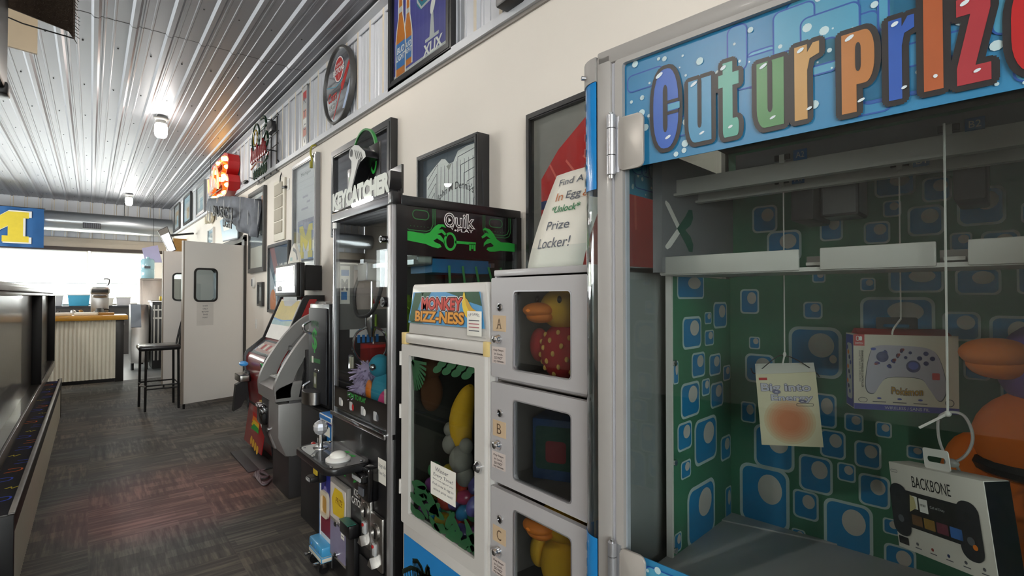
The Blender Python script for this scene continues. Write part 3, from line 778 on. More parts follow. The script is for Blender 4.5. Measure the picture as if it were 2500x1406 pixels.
for sx in (-1, 1):
    b.box(sx * HX - .014, sx * HX + .014, DP - .03, DP, .8, 1.74, KP)
b.box(-HX, -HX + .018, 0, .03, .03, 1.737, ALU, .004)
b.box(HX - .055, HX - .04, -.002, .03, .06, 1.737, KP); b.box(HX - .018, HX + .002, 0.012, .06, .06, 1.737, KP)
b.box(-HX + .01, HX - .01, DP - .012, DP, .8, 1.74, mat('claw back wall', '#6d6c6a', .5))
for xx in (-.28, .28):
    for yy in (.06, .58): b.cyl((xx, yy, 0), (xx, yy, .035), .025, BLACK)
b.done('cabinet', t)
B().box(HX - .042, HX - .004, -.006, .03, .05, 1.737, SILV, .006).done('corner_post', t, 'wide silver corner post')
b = B(); b.box(-HX + .018, HX - .055, .006, .01, .815, 1.735, glass('claw glass', '#f4f6f6', 1.0))
b.done('front_glass', t)
b = B(); b.fr((0, .005, 0)); b.rect(-HX + .02, .83, HX - .056, .93, PBLK, lay=1)
b.text('HOW TO PLAY', -.14, .9, .06, .922, KG, .02, 0, 2)
for i in range(4):
    x = -.25 + i * .13; b.rect(x, .84 + .004, x + .035, .882, LGREY, .006, 2); b.oval(x + .04, .86, .012, .016, [WHITE, RED, WHITE, GREYT][i], 3)
b.done('instruction_strip', t, flat=True)
b = B(); b.box(-HX + .012, HX - .05, -.014, .004, .79, .812, CHROME, .003); b.done('sill_bar', t, 'bright metal sill bar')
b = B(); b.box(-HX + .004, -HX + .04, -.004, .006, 1.70, 1.73, WHITE, .003); b.done('corner_bracket', t)
b = B(); b.cyl((HX - .075, -.02, 1.6), (HX - .075, .005, 1.6), .014, CHROME); b.cyl((HX - .075, -.024, 1.6), (HX - .075, -.02, 1.6), .009, BLACK); b.done('door_lock', t)
b = B(); b.cyl((HX - .07, -.014, 1.345), (HX - .07, .005, 1.345), .02, BLACK); b.cyl((HX - .07, -.018, 1.345), (HX - .07, -.014, 1.345), .011, CHROME); b.done('door_latch', t)

# printed upper band on the aisle side, glass below it
b = B(); b.box(HX - .006, HX - .001, .03, DP - .012, 1.535, 1.737, PBLK)
b.fr((HX - .001, .0, 0), (0, 1, 0), (0, 0, 1))
def outl(x0, x1, z0, z1, off):
    b.line([(x0, z1 + .03), (x0, z0 + .03), (x0 + .01, z0 + .008), (x0 + .03, z0), (x1 - .03, z0), (x1 - .01, z0 + .008), (x1, z0 + .03), (x1, z1 + .03)], .004, KGD, lay=1)
outl(.03, .19, 1.668 - .04, 1.71, 0); outl(.04, .18, 1.678 - .04, 1.71, 0); outl(.44, .6, 1.64, 1.71, 0); outl(.45, .59, 1.65, 1.71, 0)
for x0 in (.085, .475): b.line(rr(x0, 1.685, x0 + .075, 1.722, .018), .004, KGD, True, 1)
for i in range(7):
    b.oval(.06 + i * .016, 1.655, .002, .002, KGD, 1, 6); b.oval(.46 + i * .016, 1.665, .002, .002, KGD, 1, 6)
def hand(f):
    P = [(.03, 1.598), (.1, 1.590), (.145, 1.585), (.175, 1.575), (.205, 1.57), (.222, 1.577), (.215, 1.588), (.19, 1.595), (.182, 1.602), (.2, 1.612), (.228, 1.598), (.238, 1.586), (.236, 1.604), (.218, 1.625), (.2, 1.63), (.222, 1.638),
         (.245, 1.622), (.25, 1.63), (.226, 1.652), (.208, 1.65), (.222, 1.664), (.245, 1.66), (.232, 1.674), (.205, 1.672), (.185, 1.658), (.165, 1.635), (.14, 1.625), (.09, 1.632), (.03, 1.632)]
    b.poly([f(*p) for p in P], KG, 2)
hand(lambda x, z: (x, z)); hand(lambda x, z: (.655 - (x - .03) * 1.02, z - .02 + (x - .03) * .12 * 1.0))
b.oval(.265, 1.603, .032, .04, KG, 2); b.oval(.265, 1.603, .02, .03, PBLK, 3); b.rect(.29, 1.596, .4, 1.608, KG, lay=2)
for xx, hh in ((.368, .026), (.38, .018), (.392, .026)): b.rect(xx - .004, 1.596 - hh, xx + .006, 1.6, KG, lay=2)
# maker's mark
b.line(el(.262, 1.695, .026, .03, 20), .004, WHITE, True, 2); b.line(el(.262, 1.695, .018, .021, 18), .0035, WHITE, True, 2); b.poly([(.256, 1.684), (.256, 1.706), (.27, 1.695)], WHITE, 2); b.line([(.264, 1.672), (.276, 1.655), (.284, 1.678)], .004, WHITE, lay=2)
b.text('uik', .295, 1.668, .39, 1.727, WHITE, .035, -.05, 2); b.text('uik', .295, 1.668, .39, 1.727, PBLK, -.01, -.05, 3)
b.text('PLAY', .302, 1.648, .385, 1.662, WHITE, .012, 0, 2); b.oval(.292, 1.653, .006, .004, WHITE, 2)
for i in range(5): b.line([(.26 + i * .07, 1.5), (.27 + i * .085, 1.33)], .012, KGD, lay=1)
b.done('side_print', t, flat=True)
b = B(); b.box(HX - .005, HX - .002, .03, DP - .012, .815, 1.535, glass('side glass', '#dfe6e4', 1.3)); b.box(HX - .006, HX, .0, DP, .8, .82, KP); b.done('side_glass', t)
b = B(); b.box(-HX + .002, -HX + .005, .03, DP - .012, .815, 1.535, CLEAR); b.box(-HX + .002, -HX + .006, .03, DP - .012, 1.535, 1.737, PBLK); b.done('far_side_glass', t)
# inside: deck, gantry, claw
b = B(); b.box(-HX + .02, HX - .01, .03, DP - .012, .815, .84, KP); b.box(-HX + .02, -.1, .03, .3, .84, .845, DARK); b.done('prize_deck', t)
b = B()
for yy in (.1, .5): b.box(-HX + .02, HX - .02, yy, yy + .02, 1.5, 1.52, ALU)
b.box(-.185, -.145, .08, .54, 1.52, 1.545, ALU); b.box(-.22, -.11, .08, .18, 1.44, 1.53, mat('gantry white', '#c9c8c4', .5), .006); b.box(.1, .29, .2, .5, 1.47, 1.53, mat('bright blue board', '#2f8fd0', .5)); b.box(.08, .3, .12, .2, 1.5, 1.55, mat('gantry white'), .01)
b.done('gantry', t)
B().box(-.28, .24, .034, .05, 1.743, 1.752, mat('led strip', '#ffffff', .4, emit=14)).done('led_strip', t)
b = B(); gx, gy = -.165, .13
b.tube([(gx, gy, 1.44), (gx, gy, 1.25)], .006, CHROME, 8); b.lathe([(.03, .06), (.032, 0), (.02, -.02), (.012, -.05)], CHROME, (gx, gy, 1.22), seg=16)
for a in range(3):
    q = a * 2.094 + .5; c2, s2 = math.cos(q), math.sin(q)
    b.tube(smooth_pts([(gx + q2 * c2, gy + q2 * s2, z2) for q2, z2 in ((.02, 1.22), (.075, 1.19), (.09, 1.12), (.055, 1.06), (.03, 1.05))], 4), .006, CHROME, 6)
b.done('claw', t, 'chrome three-pronged claw')
b = B(); b.tube(smooth_pts([(-.25, .12, 1.5), (-.27, .09, 1.4), (-.24, .08, 1.3), (-.17, .08, 1.27), (-.08, .1, 1.3), (-.04, .12, 1.4), (-.06, .14, 1.5)], 8), .009, DARK, 8); b.tube(smooth_pts([(.2, .5, 1.5), (.26, .4, 1.36), (.3, .3, 1.28)], 8), .008, DARK, 8); b.done('cable', t)
b = B(); b.box(.06, .24, DP - .06, DP - .02, 1.0, 1.3, mat('gantry white'), .01); b.fr((-HX + .0065, .305, 0), (0, 1, 0), (0, 0, 1)); b.rect(-.275, .85, .33, 1.2, DARK, lay=0); b.rect(-.275, 1.2, .33, 1.53, mat('claw back wall'), lay=0); b.rect(-.27, 1.33, -.22, 1.56 - .04, PAPER, lay=2); b.rect(-.265, 1.47, -.225, 1.5, BLUE, lay=3); b.rect(-.265, 1.35, -.235, 1.39, BLUE, lay=3); b.text('M', -.262, 1.40, -.232, 1.45, GREYT, .05, 0, 3)
b.rect(-.2, 1.3, .1, 1.5, mat('pink grey paper', '#b9a9a2', .7), lay=2)
for i in range(5): b.poly([(-.1 + i * .03, 1.33), (-.085 + i * .03, 1.33), (-.092 + i * .03, 1.36)], RED, 3)
b.rect(-.22, 1.16, .1, 1.2, WHITE, lay=3)
for i in range(5): b.rect(-.18 + i * .025, 1.13, -.165 + i * .025, 1.17, BLUE, lay=4)
b.done('back_posters', t, flat=True)
b = B(); b.box(-.13, -.126, .03, .3, .845, 1.12, ACRYL); b.box(-HX + .02, -.126, .3, .304, .845, 1.12, ACRYL); b.done('chute_wall', t)
b = B(); b.cyl((-.16, .026, 1.12), (-.16, .034, 1.12), .008, CHROME); b.box(-.178, -.142, .024, .03, 1.02, 1.09, mat('key tag', '#d8d2bc', .6), .008); b.done('key_tag', t)
# control shelf
b = B(); sh = [(-.31, -.10), (-.16, -.19), (.12, -.17), (.15, -.14), (.15, 0), (-.31, 0)]
b.prism(rr(-.30, -.19, .14, .004, .05), .640, .668, KP, 'z', .006); b.done('control_shelf', t)
b = B(); b.fr((0, 0, .668), (1, 0, 0), (0, 1, 0)); b.poly(rr(-.285, -.178, .125, -.01, .04), mat('panel print', '#2a2c2e', .25, coat=.6), 1)
b.poly(smooth_pts([(-.28, -.05, 0), (-.24, -.12, 0), (-.2, -.1, 0), (-.16, -.14, 0), (-.1, -.12, 0), (-.08, -.17, 0), (-.25, -.17, 0), (-.28, -.12, 0)], 4, True) and [(p[0], p[1]) for p in smooth_pts([(-.28, -.05, 0), (-.24, -.1, 0), (-.19, -.1, 0), (-.14, -.14, 0), (-.09, -.17, 0), (-.25, -.17, 0), (-.28, -.12, 0)], 4, True)], mat('swoosh white', '#d9dcd9', .3, coat=.5), 2)
for i in range(3): b.line([(p[0] + .012 * i, p[1] - .014 * i) for p in smooth_pts([(-.27, -.06, 0), (-.2, -.1, 0), (-.13, -.15, 0)], 5)], .003, GREYT, lay=3)
b.oval(.0, -.04, .03, .015, KG, 2, a=.4); b.oval(-.06, -.03, .02, .01, KG, 2)
b.done('panel_print', t, flat=True)
b = B()
for xx, yy in ((-.27, -.03), (-.24, -.16), (.1, -.16), (.1, -.03), (-.09, -.17)): b.ell((xx, yy, .67), (.006, .006, .004), CHROME, seg=10, rg=6)
b.done('rivet', t)
b = B(); b.lathe([(.035, .668), (.034, .672), (.012, .674), (.009, .72), (.007, .735)], CHROME, (-.2, -.1, 0)); b.ell((-.2, -.1, .762), .034, mat('crystal knob', '#e8e9ee', .05, .6), seg=9, rg=7); b.done('joystick', t, 'faceted silver joystick knob', ang=5)
b = B(); b.lathe([(.052, .668), (.052, .676), (.04, .684), (.038, .684)], WHITE, (.02, -.1, 0)); b.ell((.02, -.1, .684), (.037, .037, .022), mat('button cream', '#eceae2', .25, coat=.5)); b.done('push_button', t, 'white domed push button')
b = B(); b.ell((-.295, -.1, .665), (.02, .012, .01), mat('red lamp', '#9c2a22', .3)); b.done('side_button', t)
# lower fascia
b = B(); b.box(-.305, -.09, -.016, .004, .12, .49, mat('prize door frame', '#8c8782', .4), .004)
b.box(-.29, -.105, -.02, -.016, .31, .47, mat('prize pouch', '#d9d0c8', .4)); b.box(-.29, -.105, -.02, -.016, .14, .29, mat('violet prize door', '#8c86a3', .3, var=.3, vs=10))
b.fr((0, -.0205, 0)); b.poly([(-.25, .33), (-.12, .34), (-.11, .42), (-.14, .46), (-.23, .46), (-.27, .4)], YELLOW, 1); b.text('PRIZE', -.22, .39, -.14, .42, mat('brown ink', '#7b4a12', .6), 0, .2, 2)
b.rect(-.15, .25, -.11, .32, PAPER, lay=2)
for i in range(4): b.rect(-.145, .262 + i * .014, -.115, .266 + i * .014, GREYT, lay=3)
b.done('prize_door', t, 'white framed prize doors with a yellow pouch')
b = B()
for zz_ in (.3, .155): b.cyl((-.2, -.016, zz_), (-.2, -.03, zz_), .014, CHROME); b.cyl((-.2, -.03, zz_), (-.2, -.034, zz_), .009, BLACK)
b.done('door_lock', t)
b = B(); b.fr((0, .0035, 0)); b.text('KEY', -.06, .47, .01, .5, WHITE, .02, 0, 1); b.text('CATCHER', -.085, .43, .06, .46, WHITE, .02, 0, 1)
b.poly([(-.25, .6), (-.2, .55), (-.17, .57), (-.16, .52), (-.2, .53), (-.26, .57)], KG, 1); b.poly([(-.1, .57), (-.05, .56), (-.07, .52), (-.02, .54)], KG, 1); b.oval(-.06, .22, .016, .03, KG, 1); b.oval(-.06, .22, .009, .02, KP, 2)
b.rect(-.075, .08, -.02, .17, PAPER, lay=1)
for i in range(5): b.rect(-.07, .09 + i * .016, -.025, .096 + i * .016, GREYT, lay=2)
b.rect(.19, .6, .27, .7, PAPER, lay=1); b.text('Upgrade', .195, .66, .262, .68, GREYT, 0, 0, 2); b.text('Your Key', .195, .63, .262, .65, GREYT, 0, 0, 2)
b.done('fascia_print', t, flat=True)
b = B(); b.box(-.11, .005, -.045, .004, .3, .36, KP, .008); b.box(-.1, 0, -.05, -.01, .36, .363, mat('green flap', '#2f6a5c', .3)); b.box(-.1, .0, -.02, .004, .1, .3, KP, .004); b.done('prize_chute', t)
b = B(); b.box(.09, .20, -.045, .004, .52, .66, BLKG, .01); b.box(.1, .19, -.07, -.04, .6, .635, BLACK, .006); b.box(.105, .185, -.074, -.068, .61, .625, LGREY); b.box(.11, .16, -.05, -.044, .54, .57, GREYT); b.done('bill_acceptor', t)
b = B(); b.box(.055, .15, -.014, .004, .30, .52, STEEL, .008); b.box(.15, .265, -.014, .004, .25, .47, STEEL, .008); b.done('coin_plate', t, 'dull steel coin plate')
for cx, cz in ((.105, .455), (.205, .40)):
    b = B(); b.lathe([(.036, -.014), (.036, -.022), (.026, -.024), (.026, -.016)], STEEL, (cx, 0, cz), 'y', 20); b.box(cx - .004, cx + .004, -.02, -.012, cz - .028, cz + .028, BLACK); b.done('coin_slot', t)
    b = B(); b.box(cx - .014, cx + .014, -.024, -.012, cz - .095, cz - .045, LGREY, .004); b.prism([(cx - .022, cz - .135), (cx + .022, cz - .135), (cx, cz - .1)], -.04, -.012, STEEL); b.box(cx - .005, cx + .005, -.03, -.02, cz - .06, cz - .05, RED); b.done('coin_return', t)
b = B(); b.box(.02, .27, -.006, .004, .06, .24, mat('coin door', '#1b1b1d', .4), .004); b.cyl((.15, -.012, .17), (.15, 0, .17), .012, CHROME); b.done('coin_door', t)
# sign on top
b = B(); b.box(-.29, .29, .04, .06, 1.77, 1.81, KP); b.prism([(-.33, 1.787), (-.3, 1.783), (.29, 1.80), (.30, 1.84), (.3, 1.875), (-.335, 1.838)], .0, .05, KP); b.done('sign_base', t)
b = B(); b.fr((0, -.001, 0)); b.lay = 1; b.text('KEYCATCHER', -.325, 1.795, .285, 1.868, mat('pale letters', '#bfc6bd', .4), .04, .0, 1); b.fat('KEYCATCHER', -.325, 1.795, .285, 1.868, mat('pale letters'), .004, 0, 1.1, .03, 8); b.done('sign_lettering', t, flat=True)
DSC = glass('smoked disc', '#7f8a82', 1.2)
b = B(); b.lathe([(.14, .09), (.14, .096)], DSC, (-.17, 0, 2.035), 'y', 36); b.ring(el(-.17, 2.035, .143, .143, 36), el(-.17, 2.035, .134, .134, 36), .086, .1, mat('green rim', '#3f8f49', .3)); b.done('sign_disc', t, 'smoked disc with a green rim')
b = B(); arm = [(-.15, 1.85), (-.10, 1.85), (-.03, 2.0), (.0, 2.04), (.06, 2.06), (.05, 2.1), (.02, 2.13), (-.02, 2.17), (-.07, 2.19), (-.12, 2.17), (-.13, 2.12), (-.10, 2.08), (-.1, 2.0)]
arm = [(p[0], 1.85 + (p[1] - 1.85) * .62) for p in arm]; b.prism(arm, .0, .06, KP, cap=mat('pale sign face', '#b9bbb8', .4)); b.fr((0, -.001, 0)); b.poly([(-.1, 1.856), (-.045, 1.943), (-.02, 1.98), (.03, 1.986), (-.0, 1.968), (-.03, 1.943), (-.1, 1.85)], BLKP, 1); b.oval(-.1, 2.03, .016, .018, BLKP, 1)
for i in range(4): b.line([(-.06 + i * .022, 2.036 - i * .008), (-.04 + i * .022, 1.99 - i * .004)], .005, BLKP, lay=1)
b.done('sign_arm', t, 'pale fist holding a key')
b = B(); b.box(-.05, .07, .06, .07, 1.86, 2.06, KP, .004); b.fr((0, .0595, 0)); b.line(el(.01, 1.975, .026, .045, 20), .014, KG, True, 1); b.box(-.3, -.2, .06, .07, 1.86, 2.0, KP, .004); b.line(el(-.25, 1.92, .02, .035, 16), .012, KG, True, 1); b.prism([(-.3, 1.8), (.26, 1.8), (.26, 1.92), (.15, 1.915), (-.05, 1.87), (-.3, 1.89)], .07, .08, BLKG); b.done('sign_backboard', t)
b = B(); b.cyl((-.08, .0, 1.784), (.12, .0, 1.788), .009, mat('lit tube', '#ffffff', .4, emit=6), seg=10); b.done('sign_light', t, 'lit white tube under the sign')  # white reflective streak made as a small glowing bar


# soft prizes in the claw machine (each on the deck)
def fuzz(name, label, cat, blobs, loc, mtl, n=0, fm=None, group=None):
    t = thing(name, label, cat, loc, -90, group)
    b = B()
    for c2, r in blobs: b.ell(c2, r, mtl, seg=20, rg=14)
    if n:
        for c2, r in blobs:
            rad = (r,) * 3 if isinstance(r, float) else r
            for _ in range(n):
                a, z = random.uniform(0, 6.283), random.uniform(-.7, 1); q = math.sqrt(max(0, 1 - z * z)); d = Vector((q * math.cos(a), q * math.sin(a), z))
                p = Vector(c2) + Vector((d.x * rad[0], d.y * rad[1], d.z * rad[2])); L = random.uniform(.012, .03)
                b.cyl(p - d * .01, p + d * L + Vector((random.uniform(-.015, .015), random.uniform(-.015, .015), -.012)), .006, fm or mtl, .001, 5, False)
    b.done('body', t); return t
LIL = mat('lilac fur', '#b3a4c4', .9, var=.2); TEAL_ = mat('teal plush', '#2c8ea6', .85); PINK = mat('pink plush', '#d0407c', .8); LIME = mat('lime plush', '#9bc92f', .85); MAROON = mat('maroon plush', '#7c1a34', .8)
fuzz('plush_toy', 'shaggy lilac plush toy in the key claw machine', 'plush toy', [((0, 0, .085), (.07, .06, .085)), ((.02, -.01, .17), (.045, .045, .045))], (1.01, 2.31, .84), LIL, 160)
t = fuzz('plush_toy', 'teal plush bird with an orange wing in the key claw machine', 'plush toy', [((0, 0, .12), (.08, .07, .12)), ((-.01, -.02, .27), (.06, .06, .065))], (1.02, 2.145, .84), TEAL_)
t.scale = (.8, .8, .8)
B().ell((-.06, -.06, .13), (.03, .02, .06), ORANGE).done('wing', t); B().ell((.02, -.075, .27), (.02, .02, .02), CHROME).done('eye', t)
b = B(); b.ell((0, 0, .06), (.04, .045, .06), PINK); tag(b.done('plush_ball'), 'pink soft ball lying in front of the teal plush bird', 'plush toy', loc=(.99, 2.05, .845))
t = fuzz('plush_toy', 'lime green plush toy behind the side glass of the claw machine', 'plush toy', [((0, 0, .1), (.07, .07, .1)), ((0, 0, .22), (.06, .06, .06))], (1.18, 2.29, 1.105), LIME, 20)
tag(B().ell((0, 0, .14), (.075, .075, .14), MAROON).done('plush_cushion'), 'maroon cushion under the lime plush toy', 'cushion', loc=(1.18, 2.29, .84))
t = thing('prize_box', 'red and yellow prize box standing in the claw machine', 'box', (1.12, 2.44, .845), -90)
b = B(); b.box(-.06, .06, -.06, .06, 0, .28, YELLOW, .004); b.done('carton', t); B().box(-.062, .062, -.062, .062, .2, .284, RED, .004).done('lid', t)
tag(B().box(-.04, .04, -.008, 0, 0, .13, PAPER, .003).done('price_card'), 'white price card in the front corner of the claw machine', 'card', loc=(.97, 1.985, .845), rz=-90)

# ------------------------------------------------------------------ monkey egg machine
MW = mat('off-white enamel', '#c9c5c0', .4, var=.03, coat=.2)
JGR = mat('jungle green', '#164a28', .5, var=.35, vs=20); JBL = mat('jungle blue', '#4a93c4', .5, var=.1)
t = thing('egg_machine', 'white cabinet vending plastic eggs under a jungle sign', 'vending machine', (.88, 1.431, 0), -90)
H2 = .262
b = B(); b.box(-H2, H2, .0, .55, .03, .56, MW, .006); b.box(-H2, -H2 + .012, .0, .55, .56, 1.232, MW); b.box(H2 - .012, H2, 0, .55, .56, 1.232, MW); b.box(-H2, H2, .54, .55, .56, 1.232, MW); b.box(-H2, H2, -.004, .55, 1.2, 1.236, MW, .008)
b.box(-H2 + .012, H2 - .012, .01, .54, .56, .58, DARK); b.done('cabinet', t)
b = B(); LIN = mat('dim jungle', '#33322e', .6, var=.2)
b.box(-H2 + .0125, -H2 + .016, .012, .54, .58, 1.198, LIN); b.box(H2 - .016, H2 - .0125, .012, .54, .58, 1.198, LIN); b.box(-H2 + .016, H2 - .016, .012, .54, 1.194, 1.198, LIN); b.done('liner', t)
b = B(); b.ring(rr(-.252, .562, .252, 1.196, .004, 2), rr(-.199, .604, .203, 1.160, .004, 2), -.012, .01, MW); b.done('door', t)
d = t.children[-1]
B().box(-.199, .203, -.002, .002, .604, 1.16, glass('dark pane', '#e4e8e6', .8)).done('door_glass', d)
b = B(); b.lathe([(.016, -.012), (.016, -.02), (.009, -.028), (.0, -.028)], CHROME, (.226, 0, .878), 'y'); b.done('door_lock', d)
b = B()
for z in (1.12, .93, .66): b.cyl((-.257, -.013, z), (-.257, -.013, z + .05), .005, MW, seg=8)
b.done('hinge', d)
b = B(); b.prism([(-.225, 1.236), (.262, 1.236), (.245, 1.40), (.238, 1.41), (-.185, 1.41), (-.195, 1.40)], .0, .3, MW, bev=.006); b.fr((0, 0, 0))
b.lay = 20
b.poly([(-.21, 1.275), (.248, 1.275), (.226, 1.382), (-.172, 1.382)], JBL, 20)
for q in ([(-.205, 1.28), (-.16, 1.38), (-.1, 1.38), (-.13, 1.34), (-.17, 1.28)], [(-.12, 1.382), (-.05, 1.382), (-.09, 1.35)], [(.04, 1.382), (.22, 1.382), (.235, 1.34), (.15, 1.355), (.1, 1.37)], [(-.2, 1.276), (-.1, 1.276), (-.15, 1.29)]): b.poly(q, JGR, 21)
b.poly([(.1, 1.365), (.15, 1.378), (.13, 1.35)], mat('dark leaf', '#1c3a28', .5), 22)
MTX = mat('monkey red', '#c2301f', .45); MOR = mat('monkey amber', '#dc9420', .45)
b.fat('MONKEY', -.112, 1.326, .128, 1.362, mat('ink red', '#5a120c', .5), .0035, .1, 23.4, .035); b.fat('MONKEY', -.112, 1.326, .128, 1.362, WHITE, .0055, .1, 22.8, .035); b.text('MONKEY', -.112, 1.326, .128, 1.362, mat('ink red', '#5a120c', .5), .05, .1, 24); b.text('MONKEY', -.112, 1.326, .128, 1.362, MTX, .035, .1, 25)
b.fat('BIZZ-NESS', -.155, 1.284, .14, 1.317, mat('ink brown', '#54300c', .5), .0035, .1, 23.6, .035); b.text('BIZZ-NESS', -.155, 1.284, .14, 1.317, MOR, .035, .1, 25)
b.poly([(p[0], p[1]) for p in smooth_pts([(.14, 1.378, 0), (.133, 1.345, 0), (.15, 1.31, 0), (.185, 1.296, 0), (.2, 1.305, 0), (.17, 1.325, 0), (.155, 1.35, 0), (.147, 1.378, 0)], 4, True)], YELLOW, 23)
b.poly([(p[0], p[1]) for p in smooth_pts([(.15, 1.36, 0), (.165, 1.33, 0), (.205, 1.315, 0), (.215, 1.322, 0), (.185, 1.335, 0), (.162, 1.358, 0)], 4, True)], mat('banana shade', '#c79a1e', .5), 24)
b.done('sign', t, 'jungle sign with red and amber lettering', flat=False)
b = B(); b.box(.165, .237, -.013, -.0105, 1.252, 1.325, PAPER, .001); b.fr((0, -.0131, 0)); b.text('UP GAMES', .175, 1.308, .228, 1.316, GREYT, 0, 0, 1, arch=.004)
for i, m in enumerate((GREYT, mat('pink ink', '#b06a70', .6), mat('pink ink'), GREYT)): b.rect(.175, 1.296 - i * .01, .228, 1.299 - i * .01, m, lay=1)
b.done('notice_card', t)
TAPE = mat('yellowed tape', '#d6bd7e', .6)
for x0, x1 in ((-.264, -.238), (.236, .2615)): B().box(x0, x1, -.0065, .03, 1.195, 1.238, TAPE, .002).done('corner_tape', t)
b = B(); b.fr((0, -.0005, 0)); b.rect(-.25, .06, .25, .516, mat('sky print', '#1f7fc4', .45), lay=1)
PALM = mat('palm black', '#12241a', .5)
for a in range(9):
    q = R(200 + a * 40) if a < 9 else 0; x0, z0 = -.1, .42
    P = [(x0 + .17 * s_ * math.cos(q), z0 + .13 * s_ * math.sin(q) - .09 * s_ * s_) for s_ in (0, .3, .6, 1)]
    b.line(P, .016, PALM, lay=2)
    for s_ in range(1, 10):
        f = s_ / 9; px, pz = x0 + .17 * f * math.cos(q), z0 + .13 * f * math.sin(q) - .09 * f * f
        b.line([(px, pz), (px + .012, pz - .05)], .006, PALM, lay=2)
b.line([(-.1, .42), (-.08, .25), (-.1, .06)], .02, PALM, lay=2); b.oval(-.02, .3, .03, .05, WHITE, 2)
b.done('palm_print', t, flat=True)
# inside art, divider and the sale card on the glass
b = B(); b.fr((0, .535, 0)); b.rect(-.25, .6, .25, 1.19, mat('dim jungle', '#33322e', .6, var=.2), lay=1)
for q in range(5): b.oval(-.0 + q * .06, 1.12 - .02 * (q % 2), .07, .03, JGR, 2 + q % 2, a=.3 * (-1) ** q)
b.rect(-.25, .75, -.1, .95, GREYT, lay=2)
for i in range(8): b.rect(-.25, .76 + i * .024, -.1, .77 + i * .024, LGREY, lay=3)
b.done('back_print', t, flat=True)
b = B(); b.fr((0, -.0025, 0))
for a in range(26):
    x0 = -.19 + random.random() * .38; z0 = .61 + random.random() * (.09 - .03 * math.sin(x0 * 8)); q = random.uniform(-.9, .9)
    b.oval(x0, z0, .045, .014, JGR, 1 + a % 3, 12, a=q)
for a in range(9): b.line([(-.19, 1.14), (-.19 + .1 * math.cos(a * .17), 1.14 - .1 * math.sin(a * .2))], .01, JGR, lay=1 + a % 2)
for a in range(8): b.oval(-.02 + a * .028, 1.13 + .02 * (a % 2), .03, .012, JGR, 1 + a % 2, 12, a=.3)
b.done('leaf_print', d, flat=True)
b = B(); b.box(-.058, .09, -.0045, -.0028, .716, .822, PAPER); b.fr((0, -.0046, 0))
for s_, z0, h2, x0, x1 in (('Winner', .798, .014, -.03, .05), ('Every Time!', .778, .014, -.04, .075), ('Win one egg per play', .768, .006, -.045, .08), ('Find a key in egg to', .75, .01, -.045, .08), ('unlock prize vault!', .733, .01, -.04, .075)): b.text(s_, x0, z0, x1, z0 + h2, GREYT, 0, .12, 1)
b.done('offer_card', d, 'cream offer card on the glass', flat=True)
B().box(-.2, .2, .1, .103, .58, .86, ACRYL).done('egg_divider', t)
# banana plush monkey
t = thing('plush_monkey', 'plush banana held by grey paws inside the egg machine', 'plush toy', (.985, 1.44, .845), -90)
t.scale = (.66, .66, .66)
BAN = mat('banana plush', '#e0a91e', .8, var=.08); GPL = mat('grey plush', '#8d8781', .9)
B().tube(smooth_pts([(.0, 0, .0), (-.03, -.01, .08), (-.03, -.01, .18), (0, 0, .28), (.04, 0, .34)], 6), [.03, .036, .042, .046, .05, .053, .056, .058, .06, .061, .062, .062, .061, .06, .058, .055, .052, .048, .044, .04, .036, .03, .024, .018, .012], BAN, 16).done('banana', t)
for n, (px, py, pz, r) in enumerate(((-.07, -.05, .03, .045), (-.09, -.04, .1, .035), (.04, -.06, -.02, .06), (.06, -.05, -.1, .045), (.07, -.05, .05, .035))): B().ell((px, py, pz), (r, r, r * 1.15), GPL).done('paw', t)
B().ell((-.01, -.055, .2), (.006, .004, .006), BLACK).done('eye', t)
fuzz('plush_toy', 'brown plush toy in the dark corner of the egg machine', 'plush toy', [((0, 0, 0), (.045, .04, .07)), ((0, 0, .09), (.04, .04, .045))], (.96, 1.63, 1.02), mat('brown plush', '#5a341a', .9))
EG = [mat('egg ' + n, c2, .3, coat=.5) for n, c2 in (('purple', '#8a3f8e'), ('blue', '#2a86c2'), ('green', '#3a9a5c'), ('yellow', '#d9b92c'), ('pink', '#c8466f'), ('red', '#c23a2a'), ('lilac', '#6a63b0'))]
EN = ['purple', 'blue', 'green', 'yellow', 'pink', 'red', 'lilac']
protos = {}
k = 0
for zl, n in ((.61, 10), (.66, 10), (.71, 9), (.755, 7)):
    for i in range(n):
        x = 1.425 - (-.19 + .38 * (i + .5 * (k % 2)) / n); c_ = (k * 3 + i) % 7; yy = .93 + .022 * ((i * 7 + k) % 3) + .02 * (k % 2)
        if c_ not in protos:
            b = B(); b.lathe([(.0005, -.03), (.014, -.026), (.022, -.014), (.0245, 0), (.023, .01), (.018, .024), (.009, .034), (.0005, .037)], EG[c_], seg=14)
            o = b.done('plastic_egg'); protos[c_] = o
        else:
            o = protos[c_].copy(); COL.objects.link(o)
        tag(o, '%s plastic egg in the heap behind the egg machine window' % EN[c_], 'egg', '%s plastic eggs in the egg machine' % EN[c_], (yy, x, zl), 0)
        o.rotation_euler = (random.uniform(0, 3), random.uniform(0, 3), 0)
    k += 1
